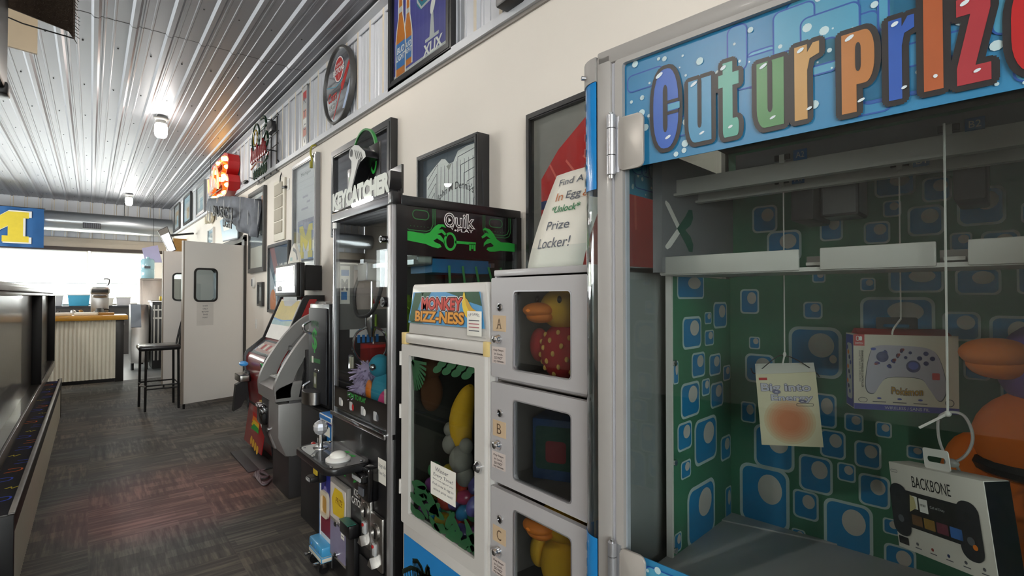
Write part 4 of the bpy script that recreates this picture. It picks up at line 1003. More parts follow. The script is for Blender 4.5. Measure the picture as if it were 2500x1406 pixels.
# ------------------------------------------------------------------ prize lockers
LW = mat('locker enamel', '#adaaab', .42, var=.03, coat=.15)
t = thing('prize_locker', 'pale grey tier of prize lockers with dark windows and letter tags', 'locker', (.897, .981, 0), -90)
HL = .187
b = B()
b.box(-HL, -HL + .008, .0, .46, 0, 1.44, LW); b.box(HL - .008, HL, 0, .46, 0, 1.44, LW); b.box(-HL, HL, .452, .46, 0, 1.44, LW)
for z in (1.425, 1.133, .84, .547, .254, 0): b.box(-HL + .008, HL - .008, .004, .452, z, z + .012, LW)
b.box(-HL, HL, -.004, .462, 1.425, 1.443, LW, .003); b.done('carcass', t)
b = B(); LN = mat('locker inside', '#6b645e', .6)
b.box(-HL + .0085, -HL + .011, .004, .45, .02, 1.42, LN); b.box(HL - .011, HL - .0085, .004, .45, .02, 1.42, LN); b.box(-HL + .011, HL - .011, .447, .4505, .02, 1.42, LN)
for z in (1.133, .84, .547, .254): b.box(-HL + .011, HL - .011, .006, .447, z - .003, z + .0135, LN)
b.done('liner', t)
KNM = mat('tag board', '#c4ab8c', .7)
for n, L in enumerate('ABCDE'):
    zb = 1.143 - .293 * n; zt = zb + .277
    b = B(); wz0, wz1 = zb + .026, zt - .036
    b.ring(rr(-HL + .004, zb, HL - .004, zt, .004, 4), rr(-.086, wz0, .132, wz1, .012, 4), -.016, -.001, LW)
    d = b.done('door', t)
    b = B(); b.ring(rr(-.086, wz0, .132, wz1, .012, 4), rr(-.083, wz0 + .003, .129, wz1 - .003, .01, 4), -.017, -.012, ALU); b.box(-.086, .132, -.008, -.005, wz0, wz1, glass('locker window', '#e0e3e3', .8)); b.done('window', d)
    b = B(); b.lathe([(.011, -.016), (.011, -.02), (.008, -.021), (.008, -.017)], CHROME, (-.141, 0, zb + .195), 'y'); b.lathe([(.0095, -.0165), (.0095, -.0185)], BLKG, (-.141, 0, zb + .195), 'y'); b.done('finger_hole', d)
    b = B(); b.box(-.174, -.116, -.0172, -.0162, zb + .128, zb + .172, KNM); b.fr((0, -.0174, 0)); b.text(L, -.155, zb + .136, -.135, zb + .164, mat('tag ink', '#5c4632', .6), -.005, 0, 1)
    for q in ((-.157, -.148), (-.142, -.133)):
        if L == 'A': b.rect(q[0], zb + .1355, q[1], zb + .1375, mat('tag ink'), lay=2)
    b.done('letter_tag', d, flat=True)
    b = B(); b.lathe([(.013, -.016), (.013, -.02), (.010, -.024), (.009, -.034), (.006, -.036)], CHROME, (-.148, 0, zb + .106), 'y', 16); b.box(-.1495, -.1465, -.0365, -.035, zb + .1, zb + .112, BLACK); b.done('lock_cylinder', d)
    b = B(); b.box(-.178, -.118, -.017, -.0162, zb + .038, zb + .084, mat('sticker', '#c9bcb6', .6)); b.fr((0, -.0172, 0))
    for i, s_ in enumerate(('Key Stays', 'in Lock,', 'DO NOT', 'try remove')): b.text(s_, -.170 + .004 * (i in (1, 2)), zb + .071 - i * .0105, -.126 - .004 * (i in (1, 2)), zb + .078 - i * .0105, mat('sticker ink', '#3c2f2f', .6), .012, 0, 1)
    b.done('key_notice', d, flat=True)
    b = B()
    for zh in (zb + .04, zb + .21): b.cyl((HL - .003, -.014, zh), (HL - .003, -.014, zh + .03), .004, ALU, seg=8)
    b.done('hinge', d)
DY = mat('duck yellow', '#d9a520', .85, var=.06); DO = mat('duck orange', '#e07a20', .7, var=.06); DR = mat('strawberry red', '#b3161c', .8, var=.05); SEED = mat('seed yellow', '#e0b25a', .7)
def duck(label, loc, z, dress, sc=1.0, turn=0):
    t = thing('plush_duck', label, 'plush toy', (loc[0], loc[1], z), -90 + turn)
    k = sc
    b = B(); b.ell((0, 0, .075 * k), (.075 * k, .065 * k, .085 * k), DR if dress else DY, seg=24, rg=16)
    if dress:
        for i in range(46):
            a = i * 2.4; zz_ = -.75 + 1.5 * i / 46; q = math.sqrt(1 - zz_ * zz_); n = Vector((q * math.cos(a), q * math.sin(a), zz_))
            p = Vector((n.x * .075, n.y * .065, .075 + n.z * .085)) * k; b.ell(p, (.006 * k, .006 * k, .008 * k), SEED, seg=8, rg=6)
    b.done('body', t)
    b = B(); b.ell((0, -.005 * k, .2 * k), (.07 * k, .065 * k, .06 * k), DY, seg=24, rg=16); b.done('head', t)
    b = B(); b.ell((-.03 * k, -.075 * k, .195 * k), (.05 * k, .04 * k, .022 * k), DO, seg=20, rg=12); b.ell((-.028 * k, -.07 * k, .178 * k), (.045 * k, .034 * k, .02 * k), DO, seg=20, rg=12); b.done('beak', t)
    for sx in (-1, 1):
        B().ell((sx * .045 * k - .01, -.055 * k, .225 * k), (.007 * k, .006 * k, .011 * k), BLKG).done('eye', t)
        B().ell((sx * .085 * k, -.02 * k, .09 * k), (.028 * k, .03 * k, .05 * k), DR if dress else DY).done('wing', t)
    return t
duck('plush duck in a red strawberry suit behind the window of locker A', (1.0, .99, 0), 1.146, True, .95)
duck('plain yellow plush duck behind the window of locker C', (1.0, .99, 0), .572, False, .95)
t = thing('prize_carton', 'dark blue prize carton in the shadow of locker B', 'box', (1.06, 1.06, .853), -62)
b = B(); b.box(-.07, .07, -.06, .06, 0, .17, mat('carton blue', '#27456f', .5, var=.3, vs=14), .003); b.done('carton', t)
b = B(); b.fr((0, -.0605, 0)); b.rect(-.06, .03, .06, .15, mat('carton window', '#21463a', .4, var=.4, vs=20), .01, 1); b.rect(-.03, .05, .03, .11, mat('carton red', '#7c2a2e', .5), .01, 2); b.done('print', t)

# paper sign in its acrylic stand on the lockers
t = thing('paper_sign', 'curling white paper sign about a prize key on the lockers', 'sign', (.945, .981, 1.443), -90)
b = B(); n = 14; rows = []
for i in range(n + 1):
    f = i / n; z = .275 * f; xo = .055 * f ** 1.6; yo = .03 + .02 * math.sin(f * 2.2) + .05 * f * f
    rows.append([b.bm.verts.new((-.135 + xo + g * (.215 + .012 * f), yo - .012 * math.sin(g * 3.14), z)) for g in (0, .25, .5, .75, 1)])
for a, c2 in zip(rows, rows[1:]):
    for k in range(4): b.face([a[k], a[k + 1], c2[k + 1], c2[k]], mat('sign paper', '#ebe7dc', .75, var=.02))
o = b.done('paper', t)
sd = o.modifiers.new('thick', 'SOLIDIFY'); sd.thickness = .0006; sd.offset = 1
GI = mat('grey ink', '#555a66', .6); 
b = B()
def onpaper(s_, x0, x1, f0, f1, m, off=.0, sh=.12):
    v0, fs = tgeo(s_, off); ax, bx = min(p[0] for p in v0), max(p[0] for p in v0); ay, by = min(p[1] for p in v0), max(p[1] for p in v0)
    vv = []
    for p in v0:
        f = f0 + (p[1] - ay) / (by - ay) * (f1 - f0); x = x0 + (p[0] - ax) / (bx - ax) * (x1 - x0) + sh * (f - f0) * .27
        xo = .055 * f ** 1.6; g = min(1, max(0, (x + .135 - xo) / (.215 + .012 * f)))
        vv.append(b.bm.verts.new((x, .03 + .02 * math.sin(f * 2.2) + .05 * f * f - .012 * math.sin(g * 3.14) - .0022, .275 * f)))
    for q in fs: b.face([vv[i] for i in q], m)
onpaper('Find A Key', -.055, .115, .84, .93, GI); onpaper('In', -.055, -.025, .70, .785, mat('rust ink', '#b5652f', .6)); onpaper('Egg', -.012, .042, .685, .785, GI); onpaper('& *', .05, .11, .70, .785, mat('rust ink'))
onpaper('*Unlock*', -.065, .045, .575, .65, mat('green ink', '#2f7a4c', .6), .015, .2); onpaper('Prize', -.07, .02, .40, .49, GI); onpaper('Locker!', -.095, .03, .215, .32, GI)
b.done('lettering', t, flat=True)
b = B(); SA = glass('stand acrylic', '#fafcfc', .35); b.box(-.165, .17, .075, .078, 0, .13, SA); b.box(-.165, .17, .012, .015, 0, .06, SA); b.box(-.165, .17, .012, .078, 0, .003, SA); b.done('acrylic_stand', t)

# ------------------------------------------------------------------ string-cutting prize cabinet
CG = mat('cabinet grey', '#a09c98', .42, var=.03, coat=.15); CGW = mat('cabinet inner trim', '#c6c8d2', .4, var=.02)
CB = mat('aqua print', '#2f7ba6', .35, var=.12, vs=4); CB2 = mat('aqua print light', '#4b94b2', .35, var=.08); CBD = mat('print outline', '#1f4f9a', .4); DOT = mat('dot print', '#b9d0d4', .4)
CI = mat('green backdrop', '#3c7a5c', .5, var=.06); CSQ = mat('tile blue', '#1c7fb4', .45, var=.05); COL_ = mat('tile outline', '#b9cac8', .5); CCI = mat('tile disc', '#c4bdb6', .5)
CO = Vector((.84, .734, 0)); CA = R(-84.43)
def cab(x, y, z=0): return (CO.x + x * math.cos(CA) - y * math.sin(CA), CO.y + x * math.sin(CA) + y * math.cos(CA), z)
T = thing('prize_cabinet', 'grey prize cabinet with glass door, blue lettered header and hanging prizes', 'prize machine', CO, -84.43)
CW, CD_, ZT, BK, FL = .845, .675, 1.883, .655, .715
b = B(); b.box(0, CW, .0, CD_, 0, .62, CG, .006); b.box(0, CW, .02, CD_, .62, FL - .008, CG); b.done('base', T)
b = B(); b.box(.0, .036, 0, .05, .62, ZT, CG, .004); b.box(CW - .036, CW, 0, .05, .62, ZT, CG, .004); b.box(0, CW, 0, .05, 1.862, ZT + .012, CG, .006); b.box(0, CW, .05, CD_, 1.85, ZT + .008, CG)
b.box(0, .012, CD_ - .03, CD_, .62, 1.86, CG); b.box(CW - .012, CW, .05, CD_, .62, 1.86, CG); b.box(0, CW, CD_ - .012, CD_, .62, 1.86, CG); b.done('frame', T)
b = B(); b.ring(rr(.034, .64, CW - .034, 1.868, .006, 2), rr(.0625, .66, CW - .0625, 1.855, .006, 2), .006, .03, CGW); b.ring(rr(.048, .65, CW - .048, 1.862, .006, 2), rr(.066, .664, CW - .066, 1.851, .006, 2), -.002, .008, CG); door = b.done('door', T, 'glass door in a pale frame')
B().box(.06, CW - .06, .012, .018, .66, 1.856, glass('cabinet glass', '#ebeeed', .6)).done('door_glass', door)
# hinges
for zc in (1.683, .80):
    b = B(); hz = .055
    b.prism(rr(.058, zc - hz, .116, zc + hz, .012, 5), -.006, .0, mat('hinge leaf', '#aaa49d', .4, .2), bev=.002)
    b.box(.03, .06, -.004, .004, zc - hz - .002, zc + hz + .004, ALU)
    for z0, z1 in ((zc - hz - .006, zc - .022), (zc - .02, zc + .034), (zc + .036, zc + hz + .008)): b.cyl((.044, -.010, z0), (.044, -.010, z1), .0095, ALU, seg=16)
    b.cyl((.044, -.010, zc - hz - .014), (.044, -.010, zc + hz + .014), .005, CHROME, seg=10); b.done('hinge', door)
# header
b = B(); b.box(.064, CW - .064, .0095, .0118, 1.634, 1.854, CB); b.fr((0, .0093, 0))
def pattern(b, x0, x1, z0, z1, n, seed, outl=CBD, lay=1):
    rg = random.Random(seed)
    for i in range(n):
        w, h = rg.uniform(.03, .11), rg.uniform(.03, .09); x = rg.uniform(x0, x1 - w); z = rg.uniform(z0, z1 - min(h, z1 - z0)); h = min(h, z1 - z)
        b.poly(rr(x, z, x + w, z + h, .011), [CB2, CB][i % 2], lay + .5 * (i % 5)); b.line(rr(x, z, x + w, z + h, .011), .0026, outl, True, lay + .25 + .5 * (i % 5))
    for i in range(n * 5):
        r = rg.choice((.0015, .0025, .0035, .005, .007)); x, z = rg.uniform(x0 + r, x1 - r), rg.uniform(z0 + r, z1 - r); b.oval(x, z, r, r, DOT, lay + 3, 10)
pattern(b, .064, CW - .064, 1.636, 1.853, 26, 3)
def box_(x0, z0, x1, z1): return [(x0, z0), (x1, z0), (x1, z1), (x0, z1)]
GLY = {  # solid pieces and dark slits of the fat condensed letters, in a unit box
    'C': ([rr(0, 0, 1, 1, .42, 6)], [rr(.40, .2, .58, .8, .09, 4), box_(.55, .55, 1.0, .59), box_(.55, .41, 1.0, .45)]),
    'u': ([box_(0, .3, .43, 1), box_(.57, 0, 1, 1), rr(0, 0, 1, .6, .3, 5)], [rr(.41, .22, .59, 1.02, .08, 4)]),
    't': ([box_(.22, .1, .7, 1), box_(0, .68, 1, .85), rr(.22, 0, 1, .24, .1, 4)], []),
    'r': ([box_(0, 0, .52, 1), [(.5, .62), (.62, .8), (1, .84), (1, 1), (.75, 1), (.5, .88)]], []),
    'p': ([box_(0, 0, .46, 1), rr(0, .34, 1, 1, .28, 6)], [rr(.43, .5, .6, .86, .08, 4)]),
    'i': ([box_(0, 0, 1, 1)], []),
    'z': ([[(0, .0), (1, 0), (1, .2), (.55, .2), (1, .82), (1, 1), (0, 1), (0, .8), (.42, .8), (0, .2)]], []),
    'e': ([rr(0, 0, 1, 1, .38, 6)], [rr(.4, .56, .6, .8, .08, 4), box_(.4, .4, 1, .46), rr(.4, .2, .6, .42, .08, 4)]),
}
def lt(ch, x0, x1, z0, z1, col, dz=0):
    INK_ = mat('letter outline', '#1d1a1c', .4); sol, slit = GLY[ch]
    def T_(P, dx=0, dy=0): return [(x0 + p[0] * (x1 - x0) + dx, z0 + p[1] * (z1 - z0) + dy) for p in P]
    for n, P in enumerate(sol):
        for i in range(14): q = 2 * math.pi * i / 14; b.poly(T_(P, .0082 * math.cos(q), .0082 * math.sin(q)), INK_, 9 + .03 * i + .01 * n)
    for n, P in enumerate(sol): b.poly(T_(P), col, 11 + .2 * n)
    for n, P in enumerate(slit): b.poly(T_(P), INK_, 12.5 + .2 * n)
    if ch in 'Ce': b.poly(T_(box_(.6, .46, 1.06, .54)) if ch == 'C' else T_(box_(.62, .405, .98, .455)), CB2 if ch == 'C' else INK_, 13.4)
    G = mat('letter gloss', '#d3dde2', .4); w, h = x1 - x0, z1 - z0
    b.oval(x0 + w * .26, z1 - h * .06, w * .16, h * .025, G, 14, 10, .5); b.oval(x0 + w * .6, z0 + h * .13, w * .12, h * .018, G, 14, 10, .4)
LC = [mat('letter ' + n, c2, .35, var=.1, vs=20) for n, c2 in (('blue', '#2f5cae'), ('sky', '#4288ad'), ('sea', '#4f9a8a'), ('green', '#477f4e'), ('gold', '#b58a50'), ('orange', '#ad703c'), ('royal', '#2a55a8'), ('rust', '#a8562f'), ('crimson', '#a3323a'), ('red', '#b01f22'))]
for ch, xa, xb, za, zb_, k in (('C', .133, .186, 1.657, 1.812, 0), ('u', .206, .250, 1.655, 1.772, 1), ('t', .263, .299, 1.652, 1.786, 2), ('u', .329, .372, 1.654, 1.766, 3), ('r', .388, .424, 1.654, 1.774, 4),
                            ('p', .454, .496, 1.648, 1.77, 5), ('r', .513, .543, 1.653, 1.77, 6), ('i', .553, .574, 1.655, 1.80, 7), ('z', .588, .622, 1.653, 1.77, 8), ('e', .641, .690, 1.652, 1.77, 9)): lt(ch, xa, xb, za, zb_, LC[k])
b.done('header', door, 'blue header with bubble lettering', flat=True)
b = B(); b.box(.064, CW - .064, .0095, .0118, .667, .846 - .0, CB); b.fr((0, .0093, 0)); pattern(b, .064, CW - .064, .668, .845, 16, 8); b.done('lower_print', door, flat=True)
# curved clear corner
def arc(r, a0, a1, n=14): return [(.0 + r * math.cos(R(a0 + (a1 - a0) * i / n)), .055 + r * math.sin(R(a0 + (a1 - a0) * i / n))) for i in range(n + 1)]
def shell(z0, z1, m, r0=.055, r1=.0525, zs=None):
    b = B(); P = arc(r0, 270, 90); Q = arc(r1, 270, 90)
    b.prism(P + Q[::-1], z0, z1, m, 'z'); return b
shell(.62, 1.835, glass('bent acrylic', '#f2f6f6', 2.2, .02)).done('corner_acrylic', T)
b = shell(1.833, 1.885, CG, .059, .02); b.prism(arc(.057, 270, 90), 1.878, 1.886, CG, 'z'); b.cyl((-.034, .008, 1.852), (-.04, .0, 1.852), .005, CHROME, seg=10); b.done('corner_cap', T)
for z0, z1 in ((1.60, 1.833), (.62, .852)):
    b = shell(z0, z1, glass('print blue film', '#1d84d6', .6) if 0 else mat('blue wrap', '#1b86cf', .18, var=.08, coat=.6), .0562, .0556)
    for i in range(24):
        a = R(120 + (i * 47) % 140); z = z0 + .015 + ((i * 61) % 100) / 100 * (z1 - z0 - .03); p = Vector((.0576 * math.cos(a), .055 + .0576 * math.sin(a), z)); r = (.004, .006, .009)[i % 3]
        b.fr(p, (-math.sin(a), math.cos(a), 0), (0, 0, 1)); b.oval(0, 0, r, r, DOT, -1, 12); b.oval(0, 0, r, r, DOT, 1, 12)
    b.done('corner_wrap', T)
b = B(); b.box(-.004, -.001, .11, CD_ - .004, .62, 1.85, CLEAR); b.done('side_pane', T)
b = B(); b.box(-.0005, .001, .11, .262, 1.608, 1.84, CB2); b.fr((.0012, 0, 0), (0, 1, 0), (0, 0, 1)); pattern(b, .112, .26, 1.61, 1.82, 9, 5); b.text('Cut', .13, 1.66, .235, 1.70, CBD, .06, 0, 8); b.text('Cut', .13, 1.66, .235, 1.70, CB2, .03, 0, 9); b.done('side_header', T, flat=True)

# interior: patterned back and side panels
def frame_tile(b, cx, cz, w, h):
    w *= .94; h *= .94
    b.poly(rr(cx - w / 2, cz - h / 2, cx + w / 2, cz + h / 2, min(w, h) * .2), COL_, 2); t_ = .05 * min(w, h) + .0018
    b.poly(rr(cx - w / 2 + t_, cz - h / 2 + t_, cx + w / 2 - t_, cz + h / 2 - t_, min(w, h) * .16), CSQ, 3)
    b.oval(cx + w * .12, cz + h * .14, w * .24, h * .24, CCI, 4, 24)
BT = [(1922, 794, 2061, 925), (2095, 722, 2290, 826), (2298, 759, 2398, 835), (2412, 768, 2540, 880), (1803, 1133, 1932, 1292), (1838, 1037, 1943, 1150), (1948, 1110, 2036, 1206), (1934, 1196, 2001, 1270), (2008, 1221, 2136, 1360), (1980, 958, 2045, 1046),
      (2060, 1008, 2110, 1055), (2136, 1029, 2179, 1069), (2000, 1048, 2067, 1121), (2084, 1076, 2154, 1145), (1964, 1121, 2037, 1206) if 0 else (2043, 1129, 2091, 1177), (2094, 1157, 2176, 1240), (2154, 1265, 2200, 1306), (2156, 1330, 2240, 1412), (2212, 1087, 2259, 1122), (2072, 475, 2109, 508),
      (2132, 418, 2239, 481), (2249, 430, 2327, 494), (2154, 488, 2202, 531), (2213, 499, 2308, 578), (2107, 539, 2176, 597), (2332, 453, 2461, 553), (2317, 566, 2376, 614), (2392, 560, 2495, 640), (2165, 650, 2309, 716), (2328, 652, 2449, 722), (2099, 677, 2139, 712), (1982, 660, 2017, 691), (1806, 704, 1855, 768),
      (1828, 821, 1857, 853), (1817, 862, 1894, 937), (1808, 979, 1847, 1033), (1932, 1290, 1968, 1326), (2490, 490, 2570, 545), (1870, 560, 1960, 640), (1745 + 90, 500, 1900, 570), (2000, 520, 2060, 590), (1960, 735, 2010, 780), (2480, 640, 2560, 720), (2250, 1240, 2330, 1330), (2350, 850, 2420, 930), (2440, 900, 2540, 1010), (2010, 860, 2050, 905), (1960, 470, 2020, 520)]
LT = [(1650, 667, 1720, 732), (1664, 770, 1713, 854), (1740, 735, 1775, 803), (1687, 858, 1722, 923), (1730, 862, 1760, 918), (1660, 930, 1709, 1021), (1733, 931, 1766, 996), (1652, 1028, 1690, 1101), (1693, 1015, 1751, 1133), (1758, 1060, 1789, 1123), (1661, 1122, 1687, 1169), (1675, 1174, 1747, 1326), (1659, 862, 1684, 905) if 0 else (1640, 880, 1656, 940),
      (1712, 923, 1733, 967), (1719, 761, 1737, 792), (1719, 804, 1743, 845), (1787, 768, 1806, 806), (1797, 1036, 1806, 1095), (1764, 890, 1784, 930), (1770, 1180, 1800, 1260), (1640, 1300, 1664, 1350)]
H0 = 1.37; YAW, PIT = R(39.43), R(.87)
def sight(u, v):
    """direction in which the photograph saw a point of its frame"""
    a, c2 = (u - 1250) / 1250, (703 - v) / 1250; sp, cp, sy, cc = math.sin(PIT), math.cos(PIT), math.sin(YAW), math.cos(YAW)
    return Vector((cp * sy + a * cc - c2 * sp * sy, cp * cc - a * sy - c2 * sp * cc, sp + c2 * cp))
def incab(u, v, ax, val):
    d = sight(u, v); ex, ey = Vector((math.cos(CA), math.sin(CA), 0)), Vector((-math.sin(CA), math.cos(CA), 0))
    dl = Vector((d.dot(ex), d.dot(ey), d.z)); ol = Vector((-CO.dot(ex), -CO.dot(ey), H0)); return ol + dl * ((val - ol[ax]) / dl[ax])
b = B(); b.box(.018, CW - .014, BK, BK + .006, FL, 1.84, CI); b.fr((0, BK, 0))
for u0, v0, u1, v1 in BT:
    p = [incab(u, v, 1, BK) for u, v in ((u0, (v0 + v1) / 2), (u1, (v0 + v1) / 2), ((u0 + u1) / 2, v0), ((u0 + u1) / 2, v1))]
    cx, cz, w, h = (p[0].x + p[1].x) / 2, (p[2].z + p[3].z) / 2, p[1].x - p[0].x, p[2].z - p[3].z
    if cx + w / 2 < CW - .016 and cx - w / 2 > .02: frame_tile(b, cx, cz, w, h)
b.done('back_panel', T, 'green back panel printed with blue framed tiles', flat=True)
b = B(); b.box(.008, .02, .292, BK, FL, 1.42, CI); b.fr((.02, 0, 0), (0, 1, 0), (0, 0, 1))
for u0, v0, u1, v1 in LT:
    p = [incab(u, v, 0, .02) for u, v in ((u0, (v0 + v1) / 2), (u1, (v0 + v1) / 2), ((u0 + u1) / 2, v0), ((u0 + u1) / 2, v1))]
    cy_, cz, w, h = (p[0].y + p[1].y) / 2, (p[2].z + p[3].z) / 2, p[1].y - p[0].y, p[2].z - p[3].z
    y0, y1 = max(.296, cy_ - w / 2), min(BK - .002, cy_ + w / 2)
    if y1 - y0 > .01: frame_tile(b, (y0 + y1) / 2, cz, y1 - y0, h)
b.box(.006, .022, .286, .294, FL, 1.42, mat('panel edge', '#d8d2cc', .5)); b.done('side_panel', T, 'side panel printed with blue framed tiles', flat=True)
b = B()
for zz_ in (.73, .95, 1.2): b.cyl((.02, .30, zz_), (.026, .30, zz_), .008, CHROME, seg=10)
b.done('screw', T)
b = B(); b.box(CW - .026, CW - .014, .06, BK, FL, 1.84, CI); b.done('far_side_panel', T)
b = B(); b.box(.006, CW - .014, .03, BK, FL - .006, FL, mat('prize floor', '#c4bfbf', .6)); b.prism([(.02, BK - .07), (.3, BK), (.02, BK)], FL, FL + .004, mat('prize floor'), 'z'); b.done('prize_floor', T)
# mechanism box: side sheet with a scissor-shaped cut-out, rails, cutter trays
SG = mat('mechanism grey', '#77777a', .45); RAIL = mat('rail white', '#c6c2bc', .45)
b = B(); b.box(.026, .030, .20, BK, 1.425, 1.72, SG, 0); b.box(.026, .05, .19, .205, 1.425, 1.72, SG); b.done('side_sheet', T)
b = B(); b.fr((.0302, 0, 0), (0, 1, 0), (0, 0, 1)); WH = mat('cut-out light', '#e2dcd4', .6); GD = mat('cut-out green', '#1f5a48', .6)
b.poly([(.238, 1.598), (.245, 1.604), (.262, 1.598), (.318, 1.547), (.306, 1.535)], WH, 1); b.poly([(.238, 1.49), (.25, 1.484), (.268, 1.49), (.318, 1.53), (.305, 1.542)], WH, 1)
b.poly([(.300, 1.54), (.316, 1.552), (.345, 1.575), (.365, 1.595), (.385, 1.596), (.39, 1.575), (.375, 1.555), (.345, 1.54), (.375, 1.525), (.39, 1.505), (.385, 1.485), (.365, 1.485), (.345, 1.505), (.316, 1.528)], GD, 2)
b.done('scissor_cutout', T, 'scissor-shaped opening in the grey sheet', flat=True)
b = B(); b.box(.03, CW - .03, .30, .306, 1.625, 1.662, RAIL); b.box(.03, CW - .03, .285, .306, 1.620, 1.626, RAIL); b.box(.03, CW - .03, .42, .426, 1.623, 1.652, RAIL); b.box(.03, CW - .03, .405, .426, 1.618, 1.624, RAIL)
b.box(.03, CW - .03, .306, .42, 1.655, 1.66, SG); b.done('string_rail', T)
b = B(); b.box(.034, CW - .03, .212, .4, 1.418, 1.426, RAIL)
for x0, x1 in ((.034, .335), (.372, .545), (.585, CW - .03)): b.box(x0, x1, .206, .214, 1.42, 1.462, RAIL, .002)
for x0, x1 in ((.335, .372), (.545, .585)): b.box(x0, x1, .26, .266, 1.42, 1.45, mat('tray shade', '#8e8a86', .5)); b.box(x0 + .008, x1 - .004, .225, .26, 1.43, 1.436, RAIL)
b.done('cutter_tray', T, 'white cutter tray with two string gaps')
TAGB = mat('tag blue', '#1d5f9a', .5)
for s_, x, y, z in (('A1', .28, .402, 1.642), ('A2', .318, .283, 1.668), ('B1', .505, .402, 1.642), ('B2', .592, .283, 1.668)):
    b = B(); b.box(x - .013, x + .013, y, y + .002, z - .011, z + .011, TAGB); b.fr((0, y, 0)); b.text(s_, x - .008, z - .006, x + .008, z + .006, LGREY, 0, 0, 1); b.box(x - .05, x - .02, y - .002, y + .004, z - .006, z + .006, BLACK); b.box(x - .04, x - .03, y - .004, y + .004, z - .012, z + .006, RAIL); b.done('slot_tag', T)
b = B(); b.box(.25, .30, .45, .6, 1.55, 1.7, DARK, .006); b.box(.30, .38, .5, .6, 1.56, 1.68, SG, .006); b.box(.55, .6, .45, .6, 1.56, 1.7, DARK, .006); b.box(.1, CW - .1, .5, BK - .01, 1.7, 1.75, SG); b.done('motor', T)
B().box(.012, CW - .014, .02, BK, 1.80, 1.81, DARK).done('ceiling_sheet', T)
STR = mat('white string', '#d9d6d0', .7)

# prizes hanging in the cabinet
c_ = cab(.243, .42)
t = thing('string', 'thin white string holding the blind-box bag', 'string', (c_[0], c_[1], 1.23), -90)
b = B(); b.tube([(0, 0, 0), (0, 0, .40)], .0016, STR, 6); b.ell((0, 0, 0), (.004, .004, .006), STR, seg=8, rg=6); b.tube([(0, 0, 0), (-.004, -.003, -.025)], .002, STR, 6); b.done('strand', t)
t = thing('prize_bag', 'white prize bag with an orange glow print hanging from a thin black cord', 'bag', (c_[0], c_[1], 1.185), 0, None, (0, R(-4.5), R(-65.6)))
b = B(); w, h, dp = .063, .168, .028
b.prism([(-w, 0), (w, .004), (w + .001, -h), (-w - .001, -h)], -dp / 2, dp / 2, mat('cream bag', '#d9d0b2', .7, var=.04)); b.prism([(-dp / 2, 0), (dp / 2 + .004, .022), (dp / 2, 0)], -w, w, mat('bag fold', '#e6e3da', .6), 'x'); b.done('bag', t)  # top fold coloured paler than the bag for the light on it
b = B(); b.fr((0, -dp / 2, 0))
b.rect(-w + .006, -.014, -w + .024, -.008, RED, lay=1)
for i in range(7): s_ = 1 - i * .1; b.oval(.0, -.11, .054 * s_, .054 * s_, mat('glow%d' % i, ['#d6c2a0', '#d6b592', '#d6a884', '#d59c78', '#d4926c', '#d28a64', '#d1845e'][i], .7), 1 + i * .4, 28)
for m, of in ((mat('lilac ink', '#6e6f8e', .6), .05), (mat('pale lilac', '#c4c2cf', .6), .02)): b.text('Big into', -w + .01, -.045, w - .014, -.022, m, of, 0, 5 if of > .03 else 6); b.text('Energy', -w + .03, -.066, w - .012, -.048, m, of, 0, 5 if of > .03 else 6)
b.line(rr(.018, -.074, .052, -.068, .002), .001, GREYT, True, 6); b.done('print', t, flat=True)
b = B(); b.tube(smooth_pts([(-w - .01, .01, .012), (-w, .005, .0), (-.02, 0, .035), (0, 0, .043), (.03, 0, .03), (w, .005, .002), (w + .008, .008, -.01)], 5), .0012, BLACK, 6); b.done('cord', t)

c_ = cab(.467, .42)
t = thing('string', 'thin white string holding the white gamepad box', 'string', (c_[0], c_[1], 1.30), -90)
b = B(); b.tube([(0, 0, .02), (0, 0, .33)], .0016, STR, 6); b.tube(smooth_pts([(0, 0, .022), (-.012, -.004, .0), (-.014, -.006, -.014)], 4), .002, STR, 6); b.done('strand', t)
t = thing('gamepad_box', 'white retail box picturing a patterned gamepad, red stripe on top', 'box', (c_[0], c_[1], 1.288), -57.9)
x0, x1, h, dp = -.0855, .0975, .158, .053
b = B(); b.box(x0, x1, 0, dp, -h, 0, mat('box card', '#cfc6b6', .5, var=.03)); b.prism([(0, 0), (dp, 0), (dp * .6, .012)], x0 + .01, x1 - .01, mat('box red top', '#9a2420', .5), 'x'); b.done('carton', t)
b = B(); b.fr((0, 0, 0)); b.rect(x0, -h, x1, -h + .012, mat('violet stripe dark', '#3c4192', .5), lay=1); b.text('WIRELESS / SANS FIL', x0 + .055, -h + .003, x1 - .05, -h + .009, LGREY, 0, 0, 2)
b.rect(x0, -.024, x0 + .02, 0, RED, lay=1); b.line(rr(x0 + .005, -.013, x0 + .0098, -.004, .002), .001, WHITE, True, 2); b.poly(rr(x0 + .0105, -.013, x0 + .0155, -.004, .002), WHITE, 2); b.text('SWITCH', x0 + .003, -.021, x0 + .017, -.0165, WHITE, 0, 0, 2)
PADG = mat('pad grey', '#a9a4b2', .4, var=.05); PADB = mat('pad blue', '#2b2f63', .4); INKV = mat('violet ink', '#3d4a9a', .5); INKR = mat('brick ink', '#8f3a34', .5)
pad = [(p[0], p[1]) for p in smooth_pts([(-.045, -.024, 0), (0, -.022, 0), (.045, -.026, 0), (.064, -.045, 0), (.076, -.1, 0), (.07, -.128, 0), (.06, -.13, 0), (.045, -.105, 0), (.03, -.088, 0), (-.022, -.088, 0), (-.038, -.104, 0), (-.048, -.122, 0), (-.06, -.12, 0), (-.064, -.1, 0), (-.058, -.05, 0)], 4, True)]
